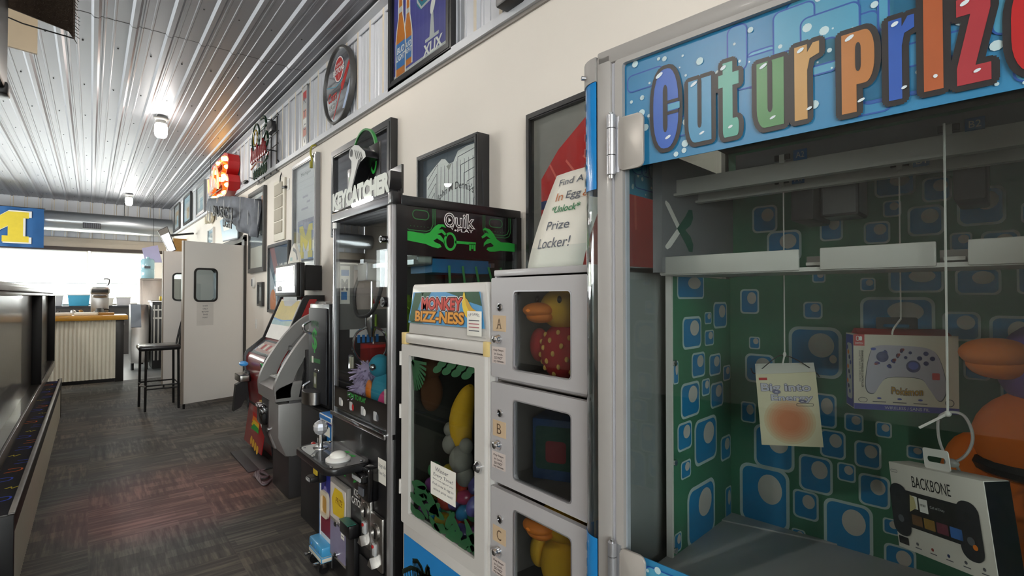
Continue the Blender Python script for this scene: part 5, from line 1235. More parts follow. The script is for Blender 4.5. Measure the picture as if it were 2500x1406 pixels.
b.poly([(p[0] * 1.02 + .0, p[1] * 1.01 - .0005) for p in pad], GREYT, 2); b.poly(pad, PADG, 3)
b.oval(-.034, -.046, .011, .011, PADB, 5); b.oval(.02, -.064, .0125, .0125, PADB, 5); b.oval(.02, -.0625, .009, .008, INKV, 6)
for dx, dy in ((0, .01), (0, -.01), (.011, 0), (-.011, 0)): b.oval(.042 + dx, -.047 + dy, .0045, .0045, PADB, 5)
b.oval(.015, -.036, .003, .003, PADB, 5); b.oval(.007, -.046, .003, .003, PADB, 5); b.poly(rr(.052, -.09, .065, -.076, .002), RED, 5)
for i in range(16): b.oval(-.05 + (i * 37 % 52) / 1000, -.03 - (i * 23 % 40) / 1000, .005, .003, (INKV, INKR, PADB)[i % 3], 4, 10, i)
b.text('ENHANCED WIRELESS', 0, 0, .001, .001, GREYT, 0, 0, 1) if 0 else None
LET = mat('arched gold lettering', '#b38a2a', .5); b.text('Pokémon', -.018, -.122, .036, -.108, mat('arch ink', '#2a3566', .5), .05, 0, 5, arch=-.002); b.text('Pokémon', -.018, -.122, .036, -.108, LET, .02, 0, 6, arch=-.002)
b.line(el(x0 + .016, -h + .02, .008, .005, 20), .001, GREYT, True, 2); b.line(el(x1 - .016, -h + .022, .007, .007, 20), .0015, GREYT, True, 2)
for i in range(3): b.oval(-.04 + i * .036, -h + .025, .004, .002, INKV, 2); b.rect(-.052 + i * .036, -h + .0165, -.028 + i * .036, -h + .0185, GREYT, lay=2)
b.fr((0, 0, 0), (0, 0, -1), (1, 0, 0)); b.text('ENHANCED WIRELESS CONTROLLER', .034, x0 + .014, .112, x0 + .0175, BLKP, .02, 0, 2); b.text('MANETTE SANS FIL AMELIOREE', .034, x0 + .0095, .1, x0 + .0125, GREYT, 0, 0, 2)
b.fr((x0, dp, 0), (0, -1, 0), (0, 0, 1)); b.rect(.002, -.156, dp - .002, -.002, INKV, lay=1); b.rect(.01, -.14, dp - .008, -.02, LGREY, .008, 2)
for i in range(10): b.oval(.014 + (i * 7 % 24) / 1000, -.03 - i * .0105, .006, .005, (INKV, ORANGE, NAVY)[i % 3], 3, 10)
b.done('print', t, flat=True)
b = B(); b.ring(rr(-.035, .0, .04, .036, .004, 4), rr(-.022, .014, .026, .021, .003, 4), dp * .55, dp * .6, BLACK); b.done('hang_tab', t)

c_ = cab(.541, .145)
t = thing('gamepad_box', 'white box picturing a phone gripped by a black controller, hung on a white loop', 'box', (c_[0], c_[1], 1.092), 0, None, (0, R(-8.6), R(-125.1)))
w, h, dp = .085, .139, .04
b = B(); b.box(-w, w, 0, dp, -h, 0, mat('white card', '#dcd6cd', .45, var=.02), .0008); b.box(w - .0002, w + .0008, .001, dp, -h, -.001, mat('navy gloss side', '#12141c', .2, coat=.5)); b.done('carton', t)
b = B(); b.fr((0, 0, 0)); b.text('BACKBONE', -.04, -.034, .03, -.016, BLKP, .0, 0, 1); b.line(rr(-.082, -.016, -.068, -.012, .002), .0006, GREYT, True, 1)
SCR = mat('screen print', '#1b1b19', .35, var=.5, vs=30); b.poly(rr(-.06, -.1, .045, -.042, .004), BLKP, 2); b.rect(-.052, -.096, .04, -.046, SCR, lay=3)
for x_, m in ((-.07, 0), (.054, 0)): b.poly(rr(x_ - .018, -.118, x_ + .018, -.034, .016), mat('grip black', '#1d1e24', .5), 4); b.oval(x_, -.055, .006, .006, BLKP, 5); b.oval(x_, -.09, .006, .006, GREYT, 5)
b.rect(-.046, -.068, -.033, -.048, PAPER, lay=4); b.poly([(-.05, -.075), (-.036, -.066), (-.038, -.05), (-.046, -.047)], mat('game art', '#b9ae7c', .6), 5); b.rect(-.03, -.07, -.014, -.049, WHITE, .001, 4); b.text('MW', -.028, -.061, -.017, -.057, BLKP, 0, 0, 5); b.text('Call of Duty', -.01, -.061, .016, -.056, LGREY, 0, 0, 4)
for i, c2 in enumerate(('#6a4a2a', '#8a6a2a', '#6a2e3c', '#2f66b0')): b.rect(-.048 + i * .023, -.094, -.028 + i * .023, -.078, mat('tile%d' % i, c2, .5, var=.3, vs=60), .001, 4)
b.oval(.06, -.097, .004, .004, ORANGE, 6); b.rect(-.082, -.132, -.062, -.12, BLKP, .001, 1)
for i in range(5): b.oval(-.045 + i * .028, -.124, .0025, .0025, (GREYT, INKR, NAVY, GREYT, GREYT)[i], 1); b.rect(-.05 + i * .028, -.131, -.038 + i * .028, -.1295, GREYT, lay=1)
b.done('print', t, flat=True)
b = B(); b.ring(rr(-.024, 0, .022, .032, .004, 4), rr(-.018, .011, .016, .02, .004, 4), dp * .3, dp * .34, WHITE); b.done('hang_tab', t)
c2_ = cab(.56, .175)
t = thing('string', 'white string tied to a loose loop above the black and white box', 'string', (c2_[0], c2_[1], 1.18), -90)
b = B(); b.tube([(0, 0, .0), (0, 0, .47)], .0018, STR, 6); b.tube([(0, 0, 0), (-.035, -.01, -.028)], .0022, STR, 6); b.ell((0, 0, 0), .005, STR, seg=8, rg=6); b.done('strand', t)
b = B(); ZT_ = mat('zip tie', '#a9a5a2', .4); b.tube(smooth_pts([(-.012, 0, -.012), (-.01, 0, -.05), (.004, 0, -.075), (.022, 0, -.06), (.03, 0, -.03), (.02, 0, .0), (0, 0, .002)], 6, True), .0022, ZT_, 6); b.ell((.004, 0, -.078), (.01, .006, .007), ZT_, seg=10, rg=8)
b.tube(smooth_pts([(-.004, 0, -.082), (-.01, .0, -.1), (.0, .0, -.118), (.015, 0, -.1), (.01, 0, -.08)], 6), .0022, ZT_, 6); b.tube(smooth_pts([(.01, 0, -.08), (.022, 0, -.11), (.045, .01, -.135)], 6), .0022, ZT_, 6); b.done('loop', t)

# big duck sitting in the cabinet
c_ = cab(.70, .50)
t = thing('plush_duck', 'big plush duck in an orange suit with a black belt inside the cabinet', 'plush toy', (c_[0], c_[1], FL), -84.43)
OR = mat('orange plush', '#e0701c', .85, var=.05); PU = mat('purple plush', '#6a4a86', .85)
b = B(); b.ell((.02, 0, .22), (.16, .13, .22), OR, seg=28, rg=20); b.ell((-.02, -.03, .38), (.11, .1, .10), OR, seg=24, rg=16); b.done('body', t)
b = B(); P = [(.02 + .162 * math.cos(a / 24 * 6.283), .132 * math.sin(a / 24 * 6.283)) for a in range(24)]
b.tube(smooth_pts([(px, py - .005, .335 + .02 * px) for px, py in [(.02 + .145 * math.cos(a / 24 * 6.283), .122 * math.sin(a / 24 * 6.283)) for a in range(24)]], 2, True), .016, BLACK, 8, True); b.done('belt', t)
b = B(); b.ell((.01, -.02, .52), (.105, .095, .095), PU, seg=26, rg=18); b.done('hood', t)
b = B(); b.ell((-.09, -.07, .545), (.055, .05, .03), DO, seg=22, rg=14); b.ell((-.085, -.065, .525), (.05, .045, .028), DO, seg=22, rg=14); b.done('beak', t)
b = B(); b.ell((-.02, -.1, .585), (.01, .008, .014), BLKG); b.done('eye', t)
for sx in (-1, 1): B().ell((.02 + sx * .15, -.02, .28), (.05, .05, .1), OR).done('wing', t)
for sx in (-1, 1): B().ell((.02 + sx * .08, -.12, .04), (.05, .07, .035), DO).done('foot', t)
# ------------------------------------------------------------------ cash machine, change machine, red cabinet, slim blue machine
ATMG = mat('atm grey', '#8f8d8b', .42, .25, var=.05); ATMD = mat('atm dark', '#2d2c2c', .5)
t = thing('cash_machine', 'grey and black cash machine with curved silver wings', 'cash machine', (1.0, 3.85, 0), -90)
b = B(); b.box(-.17, .215, .04, .56, 0, .66, mat('atm base', '#2a2828', .5), .004); b.box(-.16, .26, .14, .58, .0, 1.0, BLACK, .004); b.done('base_cabinet', t)
wing = [(p[0], p[1]) for p in smooth_pts([(-.05, .68, 0), (-.055, .76, 0), (-.02, .86, 0), (.05, .98, 0), (.14, 1.10, 0), (.25, 1.2, 0), (.36, 1.25, 0)], 5)]
low = [(p[0], p[1]) for p in smooth_pts([(.36, 1.12, 0), (.25, 1.08, 0), (.16, .98, 0), (.09, .86, 0), (.05, .74, 0), (.05, .68, 0)], 5)]
for x0, x1 in ((-.225, -.185), (.185, .225)): B().prism(wing + low, x0, x1, ATMG, 'x', .004).done('wing', t)
b = B(); b.prism([(-.05, .66), (-.055, .74), (-.02, .755), (.05, .79), (.3, .79), (.3, .66)], -.225, .225, ATMG, 'x', .008)
b.prism([(.06, .66), (.1, .86), (.17, .98), (.26, 1.08), (.36, 1.12), (.5, 1.12), (.5, .66)], -.2, .2, mat('atm recess', '#4f4d4b', .45), 'x'); b.prism([(.1, .68), (.14, .86), (.2, .97), (.5, .97), (.5, .68)], .2, .226, BLACK, 'x'); b.done('fascia', t)
b = B(); b.fr((0, .045, .785), (1, 0, 0), (0, .25, .97)); 
b.box(-.12, .12, .0, .05, .79, .8, LGREY, .004)
for i in range(4):
    for j in range(3): b.box(-.1 + i * .05, -.066 + i * .05, .006 + j * .014, .017 + j * .014, .8, .804, WHITE if i < 3 else DARK, .001)
b.done('keypad', t)
b = B(); b.box(-.13, .13, .07, .09, .83, .86, BLACK, .004); b.box(-.09, .12, .1, .13, .9, .92, BLACK, .004); b.done('card_slot', t)
b = B(); M_ = Matrix.Translation((0, .19, 1.02)) @ Matrix.Rotation(R(-42), 4, 'X'); b.box(-.13, .13, -.02, 0, -.08, .1, BLKG, .006, M=M_); b.done('screen', t)
b = B(); b.box(-.12, .12, .33, .35, 1.13, 1.33, ATMG, .03); b.box(-.1, .1, .326, .33, 1.15, 1.28, mat('topper card', '#9ea6aa', .5)); b.box(-.06, .06, .322, .327, 1.23, 1.27, mat('card red', '#a64b3a', .5)); b.done('topper', t)
b = B(); b.prism([(-.03, .645), (-.03, .42), (.02, .29), (.06, .28), (.3, .28), (.3, .645)], -.20, .218, ATMG, 'x', .012); b.prism([(-.034, .64), (-.034, .40), (.0, .3), (.04, .28), (.2, .28), (.2, .64)], -.205, .02, ATMD, 'x', .02); b.done('lower_fascia', t)
b = B(); b.box(-.17, -.02, -.075, .0, .46, .60, BLKG, .025); b.box(-.15, -.08, -.085, -.05, .58, .61, LGREY, .006); b.box(-.06, -.02, -.083, -.05, .54, .58, STEEL, .01); b.cyl((.01, -.045, .44), (.01, -.03, .44), .015, CHROME); b.done('cash_drawer', t)
t = thing('paper_bag', 'crumpled white plastic bag hanging beside the cash machine slot', 'bag', (.99, 4.07, .40), -90)
b = B(); b.ell((0, 0, .1), (.02, .03, .11), mat('white film', '#e2ded8', .4), noise=.12, seg=12, rg=9); b.done('bag', t)

t = thing('change_machine', 'black change machine with a green dollar sign', 'change machine', (1.05, 3.085, .722), -90)
b = B(); b.box(-.165, .165, .0, .42, 0, .6, KP, .006); b.done('case', t)
b = B(); b.box(-.155, .15, -.012, 0, .02, .575, mat('case door', '#1d1f24', .6), .006); d = b.done('door', t)
b = B(); b.fr((0, -.0125, 0)); b.text('$', -.075, .31, .0, .45, KG, .02, 0, 1); b.text('CHANGE', -.1, .455, .03, .49, KGD, .01, 0, 1, arch=.012); b.rect(-.11, .25, .06, .275, KGD, lay=1); b.rect(-.085, .245, -.055, .285, PAPER, lay=2); b.rect(-.05, .1, .0, .19, mat('olive label', '#6f7458', .6), lay=1); b.oval(-.025, .145, .016, .025, LGREY, 2); b.done('print', d, flat=True)
b = B(); b.box(-.02, .05, -.02, -.01, .2, .215, CHROME, .002); b.done('bill_slot', d)
for z in (.42, .05): B().tube(smooth_pts([(-.115, -.012, z), (-.12, -.045, z + .015), (-.12, -.05, z + .05), (-.115, -.012, z + .075)], 5), .008, CHROME, 8).done('handle', d)
b = B(); b.prism([(p[0], p[1]) for p in el(-.02, -.035, .09, .05, 24)], .015, .085, STEEL, 'z'); b.prism(el(-.02, -.035, .08, .042, 24), .084, .088, DARK, 'z'); b.done('coin_cup', t, 'brushed steel coin cup')
t = thing('machine_stand', 'plain black stand carrying the change machine', 'stand', (1.02, 3.07, 0), -90)
b = B(); b.box(-.24, .255, 0, .52, 0, .715, mat('stand black', '#131213', .55), .004); b.box(-.24, .26, -.006, .52, .705, .72, BLACK, .003); b.done('stand', t)

BW = mat('blue enamel', '#2a7fd0', .35, coat=.4); BLT = mat('light blue base', '#4aa5da', .3, coat=.4)
t = thing('toy_machine', 'slim blue and white toy vending machine beside the key machine', 'vending machine', (.93, 2.622, 0), -90)
b = B(); b.box(-.085, .085, .0, .5, .13, .745, WHITE, .004); b.box(-.086, -.07, -.003, .5, .13, .745, BW, .003); b.box(-.088, .085, -.005, .5, .735, .762, BW, .004); b.done('cabinet', t)
b = B(); b.fr((0, -.0005, 0)); b.rect(-.06, .16, .08, .73, mat('deep blue print', '#26308a', .4), lay=1); b.rect(-.06, .16, .08, .3, mat('dark red print', '#7a1d32', .4, var=.4, vs=9), lay=2); b.rect(-.06, .6, .08, .72, BLUE, lay=2); b.rect(-.05, .66, .06, .71, PAPER, lay=3)
for i in range(6): b.line([(.0, .42), (-.05 + i * .02, .33)], .005, mat('violet ray', '#8a83c4', .5), lay=3)
b.done('front_print', t, flat=True)
b = B(); b.ring(rr(-.05, .25, .06, .38, .03, 4), rr(-.035, .27, .045, .36, .02, 4), -.012, 0, mat('hatch cream', '#d8cdb6', .5)); b.box(-.04, .05, -.003, .002, .265, .365, mat('hatch amber', '#b98c3c', .5)); b.done('prize_hatch', t)
b = B(); b.box(-.06, .02, -.04, .0, .43, .52, BLACK, .008); b.box(-.07, .0, -.075, -.02, .43, .46, BLACK, .008); b.box(-.062, -.01, -.08, -.07, .437, .453, LGREY, .002); b.box(-.05, .0, -.046, -.04, .465, .515, mat('yellow label', '#c9ad2f', .5)); b.done('bill_acceptor', t)
b = B(); b.box(-.05, .02, -.03, .0, .6, .66, BLACK, .006); b.box(-.03, .0, -.034, -.03, .61, .65, LGREY, .002); b.done('coin_entry', t)
b = B(); b.box(-.1, .088, -.05, .5, .085, .135, BLT, .012); b.box(-.1, .088, -.05, .5, .06, .085, mat('base cream', '#d9d3c4', .5), .004)
for i in range(3): b.ell((-.06 + i * .06, -.05, .11), (.007, .004, .007), BW, seg=10, rg=6)
b.done('base', t)
for x, y in ((-.075, -.03), (.06, -.03), (-.075, .45), (.06, .45)):
    b = B(); b.cyl((x - .012, y, .027), (x + .012, y, .027), .026, BLACK, seg=16); b.box(x - .018, x + .018, y - .012, y + .012, .03, .062, CHROME, .003); b.box(x - .012, x + .012, y - .05, y - .02, .05, .06, CHROME, .003); b.done('caster', t)

RD = mat('cabinet red', '#9c1418', .3, coat=.5, var=.05)
t = thing('game_cabinet', 'red touchscreen game cabinet with a monitor on top', 'arcade machine', (1.1, 4.82, 0), -90)
pr = [(.08, .03), (.03, .4), (.0, .72), (.0, .82), (.02, .86), (.16, .97), (.30, 1.33), (.32, 1.36), (.46, 1.36), (.46, .03)]
b = B(); b.prism(pr, -.335, .335, mat('red front', '#7c1216', .35, coat=.4), 'x'); b.done('body', t)
ps = [(.06, .0), (.01, .4), (-.02, .72), (-.02, .83), (.0, .875), (.14, .985), (.285, 1.35), (.31, 1.375), (.47, 1.375), (.47, 0)]
for x0, x1 in ((-.35, -.335), (.335, .35)): B().prism(ps, x0, x1, BLACK, 'x', .003).done('side', t)
b = B(); b.prism([(.10, .06), (.05, .4), (.03, .72), (.03, .8), (.17, .94), (.32, 1.3), (.34, 1.34), (.4, 1.34), (.4, .06)], .35, .352, RD, 'x'); b.done('side_panel', t, 'red side panel')
b = B(); M_ = Matrix.Translation((0, .16, .985)) @ Matrix.Rotation(R(-22), 4, 'X')
b.box(-.29, .29, -.012, .0, .0, .375, WHITE, .002, M=M_); b.fr(M_ @ Vector((0, -.0125, 0)), (1, 0, 0), M_.to_3x3() @ Vector((0, 0, 1))); b.rect(-.28, .17, .28, .36, mat('yellow glass print', '#d8c36a', .3, coat=.5, var=.15), lay=1); b.rect(-.28, .13, .28, .18, mat('cyan glass print', '#9cc2c8', .3, coat=.5, var=.3, vs=12), lay=2); b.poly([(-.2, .36), (.2, .36), (.1, .31), (-.1, .31)], LGREY, 3)
b.line([(-.28, .19), (0, .17), (.28, .185)], .012, BLUE, lay=3); b.done('marquee', t, flat=True)
b = B(); b.fr((0, .018, .862), (1, 0, 0), (0, .79, .62)); b.rect(-.31, .0, .31, .17, mat('panel glass', '#4b4b50', .2, coat=.6), lay=1); b.rect(-.22, .03, .25, .15, mat('panel pink', '#b49a92', .4), lay=2); 
for i in range(5): b.rect(-.2 + i * .085, .06, -.15 + i * .085, .12, [PAPER, RED, PAPER, RED, PAPER][i], lay=3)
b.done('control_panel', t, flat=True)
b = B(); b.box(-.315, .315, .24, .27, 1.37, 1.65, BLACK, .006); b.box(-.32, .32, .27, .31, 1.36, 1.655, BLACK, .006); b.box(-.285, .285, .236, .24, 1.40, 1.63, mat('screen glass', '#1b1d20', .05, coat=1.0)); b.box(-.2, .2, .28, .4, 1.33, 1.37, BLACK); b.done('monitor', t)
b = B(); b.fr((0, .235, 0)); b.rect(-.28, 1.405, .02, 1.625, mat('lit screen', '#e8ecf0', .3, emit=.55), lay=1); b.rect(.02, 1.405, .25, 1.625, mat('lit screen violet', '#9a96b4', .3, emit=.2, var=.3, vs=8), lay=1); b.rect(-.22, 1.41, -.08, 1.45, GREYT, lay=2); b.rect(-.18, 1.42, -.1, 1.46, LGREY, lay=3); b.rect(-.28, 1.50, -.0, 1.505, GREYT, lay=3); b.done('screen_picture', t, flat=True)  # window reflection painted on the monitor as faintly glowing patches
b = B(); b.box(-.335, -.2, -.03, .02, .60, .70, BLACK, .02); b.box(-.31, -.1, -.1, -.02, .62, .68, STEEL, .006); b.prism([(-.02, .62), (-.1, .58), (-.12, .35), (-.06, .38), (.0, .5)], -.31, -.24, BLACK, 'x'); b.done('ticket_handle', t)
b = B(); b.ell((-.2, -.05, .77), (.08, .035, .022), mat('blue lamp', '#3a86c4', .2, emit=.15)); b.done('blue_light', t)
b = B(); b.fr((0, .0, .0), (1, 0, 0), (0, 0, 1)); b.lay = 1
b.box(.17, .24, -.012, .004, .68, .72, mat('green lamp', '#19a04a', .3, emit=.6), .003); b.box(.2, .26, -.01, .004, .77, .81, DARK, .003); b.box(.17, .25, -.008, .01, .44, .5, mat('gold label', '#b49a4a', .5)); b.box(.2, .25, -.006, .01, .55, .66, mat('gold label'), .002); b.done('coin_panel', t)
b = B(); M_ = Matrix.Translation((0, .03, .4)) @ Matrix.Rotation(R(-7.7), 4, 'X'); b.box(-.3, .3, -.008, .0, -.33, .0, RD, .003, M=M_); b.box(-.335, .335, -.006, .01, .0, .02, BLACK, M=M_); b.fr(M_ @ Vector((0, -.0085, 0)), (1, 0, 0), M_.to_3x3() @ Vector((0, 0, 1)))
for i, m in enumerate((RED, ORANGE, YELLOW, GREEN)): b.poly([(-.13 + .03 * i, -.05 - .03 * i), (.12, -.06 - .03 * i), (.12 + .01 * i, -.1 - .03 * i), (-.12, -.1 - .03 * i)], m, 1 + i)
for i in range(4): b.oval(-.05 + i * .075, -.28 - .012 * i, .035, .035, mat('gold letter', '#d9a51f', .4), 2)
b.done('lower_door', t)
for x in (-.3, .3): B().cyl((x, .2, 0), (x, .2, .04), .03, BLACK).done('foot', t)
t = thing('folded_card', 'white folded card topper standing on the monitor of the red cabinet', 'card', (1.36, 4.66, 1.656), -90)
b = B(); b.prism([(-.16, 0), (.16, 0), (.14, .06), (.02, .17), (-.06, .13)], .0, .02, PAPER); b.fr((0, -.001, 0)); b.line([(p[0], p[1]) for p in smooth_pts([(.0, .12, 0), (.08, .09, 0), (.12, .02, 0)], 6)], .03, DARK, lay=1); b.rect(-.08, .02, -.02, .05, mat('teal patch', '#7fa9a4', .5), lay=1); b.done('card', t)
t = thing('equipment_case', 'grey metal case on the wall behind the red cabinet', 'case', (1.45, 4.78, 1.42), -90)
B().box(-.14, .16, 0, .14, 0, .22, ATMG, .01).done('case', t); B().box(.162, .17, .0, .14, 0, .22, BLACK).done('edge', t)
t = thing('floor_plate', 'dark metal foot plate on the carpet before the red cabinet', 'floor plate', (1.05, 4.72, 0), 0)
b = B(); b.box(-.1, .06, -.35, .3, .0, .012, DARK, .004); b.box(-.02, .1, -.36, .32, .0, .013, mat('plate grey', '#4a4a4a', .5, .4), .004); b.done('plate', t)
t = thing('power_cords', 'coiled grey power cord on the carpet beside the cash machine', 'cord', (0, 0, 0))
b = B()
for k in range(3):
    P = [(1.07 - .012 * k, 4.34 - .03 * k, .012 + .008 * k), (1.0 - .01 * k, 4.33 - .02 * k, .01), (.965 + .01 * k, 4.22, .012 + .01 * k), (1.0, 4.12 + .02 * k, .02), (1.05, 4.18, .012), (.99 + .01 * k, 4.27, .03), (.965, 4.14 - .05 * k, .012), (.99, 4.04 - .02 * k, .01), (1.05, 4.08, .012)]
    b.tube(smooth_pts(P, 6), .0065, mat('cord grey', '#55565a', .5), 6)
b.done('cord', t)

# ------------------------------------------------------------------ booth wall on the aisle's other side
PANB = mat('dark panel', '#3b3734', .3, coat=.35, var=.1, bump=.08, bs=25); CAPW = mat('cap laminate', '#d2d2d2', .3, var=.04); CRUG = mat('pale corrugated', '#e2decf', .55, var=.05)
t = thing('booth_wall', 'dark panelled half wall with a pale cap and black posts', 'half wall', (-.4545, 3.0, 0))
b = B(); b.box(-.13, 0, .0, 6.6, .0, 1.37, PANB); b.done('panel', t)
for y in (4.02, 6.46): B().box(-.01, .074, y, y + .09, .40, 1.372, BLACK, .004).done('post', t)
b = B(); b.box(-.16, .05, -.05, 6.62, 1.37, 1.40, CAPW, .006); b.box(-.17, .085, -.05, 6.64, 1.40, 1.43, CAPW, .004); b.box(-.18, .03, -.05, 6.66, 1.43, 1.46, CAPW, .006); b.done('cap', t)
b = B(); b.box(.0, .06, .1, 6.58, .39, .48, PANB); b.box(.06, .075, .1, 6.58, .38, .475, mat('worn rail', '#8b857f', .35, var=.2), .003); b.done('base_rail', t)
t = thing('carpet_ledge', 'low ledge topped with neon-squiggle arcade carpet and faced with pale corrugated sheet', 'ledge', (-.379, 3.09, 0))
NC = mat('arcade carpet', '#17171f', .9, var=.2, vs=40)
b = B(); b.box(0, .125, 0.0, 4.62, .36, .405, BLACK); b.box(.005, .115, .02, 4.6, .405, .414, NC); b.fr((0, 0, .4145), (1, 0, 0), (0, 1, 0))
NO, NB_, NYW = mat('neon orange', '#ff7420', .8), mat('neon blue', '#3f5ae0', .8), mat('neon yellow', '#e0cc3a', .8)
for i in range(26):
    y = .12 + i * .175; m = (NO, NB_, NYW, NB_)[i % 4]; x = .03 + .05 * ((i * 7) % 3) / 2
    if i % 4 == 2: b.line([(x - .02, y), (x, y + .02), (x + .005, y - .01), (x + .03, y + .015)], .014, m, lay=1)
    else: b.line([(p[0], p[1]) for p in smooth_pts([(x - .03, y - .03, 0), (x + .03, y - .02, 0), (x + .035, y + .03, 0), (x - .02, y + .04, 0)], 4)], .009, m, lay=1)
b.done('ledge_top', t, flat=True)
b = B(); b.box(.115, .134, -.01, 4.63, .35, .43, BLACK, .003); b.box(.112, .136, -.012, 4.635, .43, .437, mat('worn rail'), .002); b.box(-.08, .134, -.03, 0, .0, .43, BLACK, .004); b.box(.1, .13, 4.6, 4.63, 0, .43, BLACK); b.done('edge_rail', t)
b = B(); P = []
y = .0
while y < 4.6: P += [(y, 0), (y + .018, .01), (y + .036, 0)]; y += .036
lo = b.vs([(.115 + d, yy, .0) for yy, d in P]); hi = b.vs([(.115 + d, yy, .355) for yy, d in P])
for i in range(len(P) - 1): b.face([lo[i], lo[i + 1], hi[i + 1], hi[i]], CRUG)
b.done('corrugated_front', t)

# hanging things in the upper corner
t = thing('ceiling_tv', 'black flat TV hung edge-on from the ceiling over the booths', 'TV', (-.33, 2.95, 2.2), 0)
b = B(); b.box(-.06, .05, -.9, .05, 0.02, .62, BLACK, .01); b.done('case', t); b = B(); b.box(-.01, .058, -.02, .07, 0.0, .05, BLACK, .008); b.done('foot', t)
b = B(); b.box(-.068, -.06, -.86, .02, .06, .58, BLKG); b.done('screen', t)
b = B(); b.box(-.03, .02, -.4, -.3, .62, 1.28, BLACK); b.done('mount', t)
t = thing('burlap_banner', 'dark brown burlap banner with a frayed edge hanging under the ceiling', 'banner', (-.07, 3.0, 2.52), -35.6 + 0)
BUR = mat('burlap', '#3a2d22', .95, var=.35, vs=60, bump=.5, bs=200)
b = B(); b.prism([(0, 0), (-.02, .03), (-.62, .26), (-.62, .93), (0, .93)], -.006, .006, BUR)
for i in range(60):
    z = i * .0155; b.tube([(0, 0, z), (.012 + random.random() * .012, random.uniform(-.006, .006), z - .012 - random.random() * .012)], .0016, BUR, 4)
b.done('cloth', t)
b = B(); b.tube([(0, 0, .0), (-.2, -.02, .05), (-.3, -.03, .09)], .003, BLACK, 6); b.tube([(-.3, -.03, .09), (-.7, -.03, .2)], .009, BLACK, 6); b.done('wire', t)
t = thing('hanging_board', 'plain tan board hung under the ceiling behind the burlap banner', 'board', (-.33, 4.2, 2.83), 0)
b = B(); b.prism([(-.35, .03), (.065, 0), (.065, .66), (-.35, .66)], -.01, .01, mat('tan hanging board', '#d2c0a4', .6)); b.done('board', t)

# ------------------------------------------------------------------ swing doors, stool
DRW = mat('door laminate', '#ebe7e2', .45, var=.02, vs=2)
def leaf(label, hx, hy, ang, sign):
    t = thing('swing_door', label, 'door', (hx, hy, 0), ang, 'swing doors')
    b = B(); L = .755; po = rr(-L, .06, 0, 2.04, .003, 6); pi = rr(-.62, 1.31, -.37, 1.70, .045, 6)
    b.ring(po, pi, -.02, .02, DRW); b.box(-L - .004, -L + .012, -.021, .021, .06, 2.04, mat('door edge', '#9b9186', .5)); b.done('panel', t)
    b = B(); b.ring(rr(-.637, 1.293, -.353, 1.717, .06, 6), rr(-.615, 1.315, -.375, 1.695, .042, 6), -.032, .032, mat('black gasket', '#1d1d1d', .5)); b.box(-.62, -.37, -.004, .004, 1.31, 1.70, glass('door pane', '#dfe8ea', 1.4)); b.done('window', t)
    b = B(); b.box(-.74, -.72, -.01, .01, .0, .06, BLACK); b.done('stop', t)
    b = B(); b.box(-.015, .012, -.03, .03, .0, 2.12, JB); b.done('hinge_post', t)
    if sign:
        b = B(); b.box(-.6, -.4, -.0218, -.0202, 1.0, 1.28, mat('notice paper', '#d9d5d0', .7)); b.fr((0, -.022, 0))
        for i, s_ in enumerate(('STAFF', 'ONLY', 'BEYOND', 'THIS', 'POINT')): b.text(s_, -.53 - .01 * (i == 2), 1.235 - i * .036, -.47 + .01 * (i == 2), 1.252 - i * .036, GREYT, .01, 0, 1)
        b.done('notice', t, flat=True)
    return t
leaf('cream swing door with a small round-cornered window and a typed notice', 1.575, 7.56, 18, True)
leaf('cream swing door standing open behind the one with the notice', 1.575, 9.22, 3, False)

t = thing('bar_stool', 'black metal bar stool with a padded seat beside the swing door', 'stool', (.66, 7.63, 0), 0)
LEATH = mat('black vinyl', '#1f1f22', .3, coat=.4, bump=.05, bs=60)
b = B(); b.box(-.225, .2, -.235, .235, .715, .775, LEATH, .025, 3); b.done('seat', t)
for x, y in ((-.155, -.2), (-.19, .2), (.17, .22), (.18, -.2)): B().tube([(x, y, 0), (x * .96, y * .96, .72)], .0135, BLACK, 8).done('leg', t)
b = B()
for z in (.30,):
    b.tube([(-.16, -.205, z), (-.195, .2, z), (.175, .22, z), (.18, -.2, z)], .009, BLACK, 8, True)
b.tube([(-.175, -.0, z), (-.2, -.1, z), (-.16, -.215, z)], .011, STEEL, 8); b.tube([(-.16, -.2, .26), (.18, -.2, .26)], .009, BLACK, 8); b.done('foot_rail', t)
b = B(); b.tube(smooth_pts([(.19, -.2, .74), (.24, -.2, 1.0), (.26, -.1, 1.1), (.26, .1, 1.1), (.24, .2, 1.0), (.19, .2, .74)], 6), .012, BLACK, 8); b.tube(smooth_pts([(.2, .02, .74), (.23, .1, .95), (.25, .12, 1.05), (.25, .02, 1.08), (.22, -.06, .95), (.2, -.02, .74)], 6), .009, BLACK, 8); b.done('backrest', t)

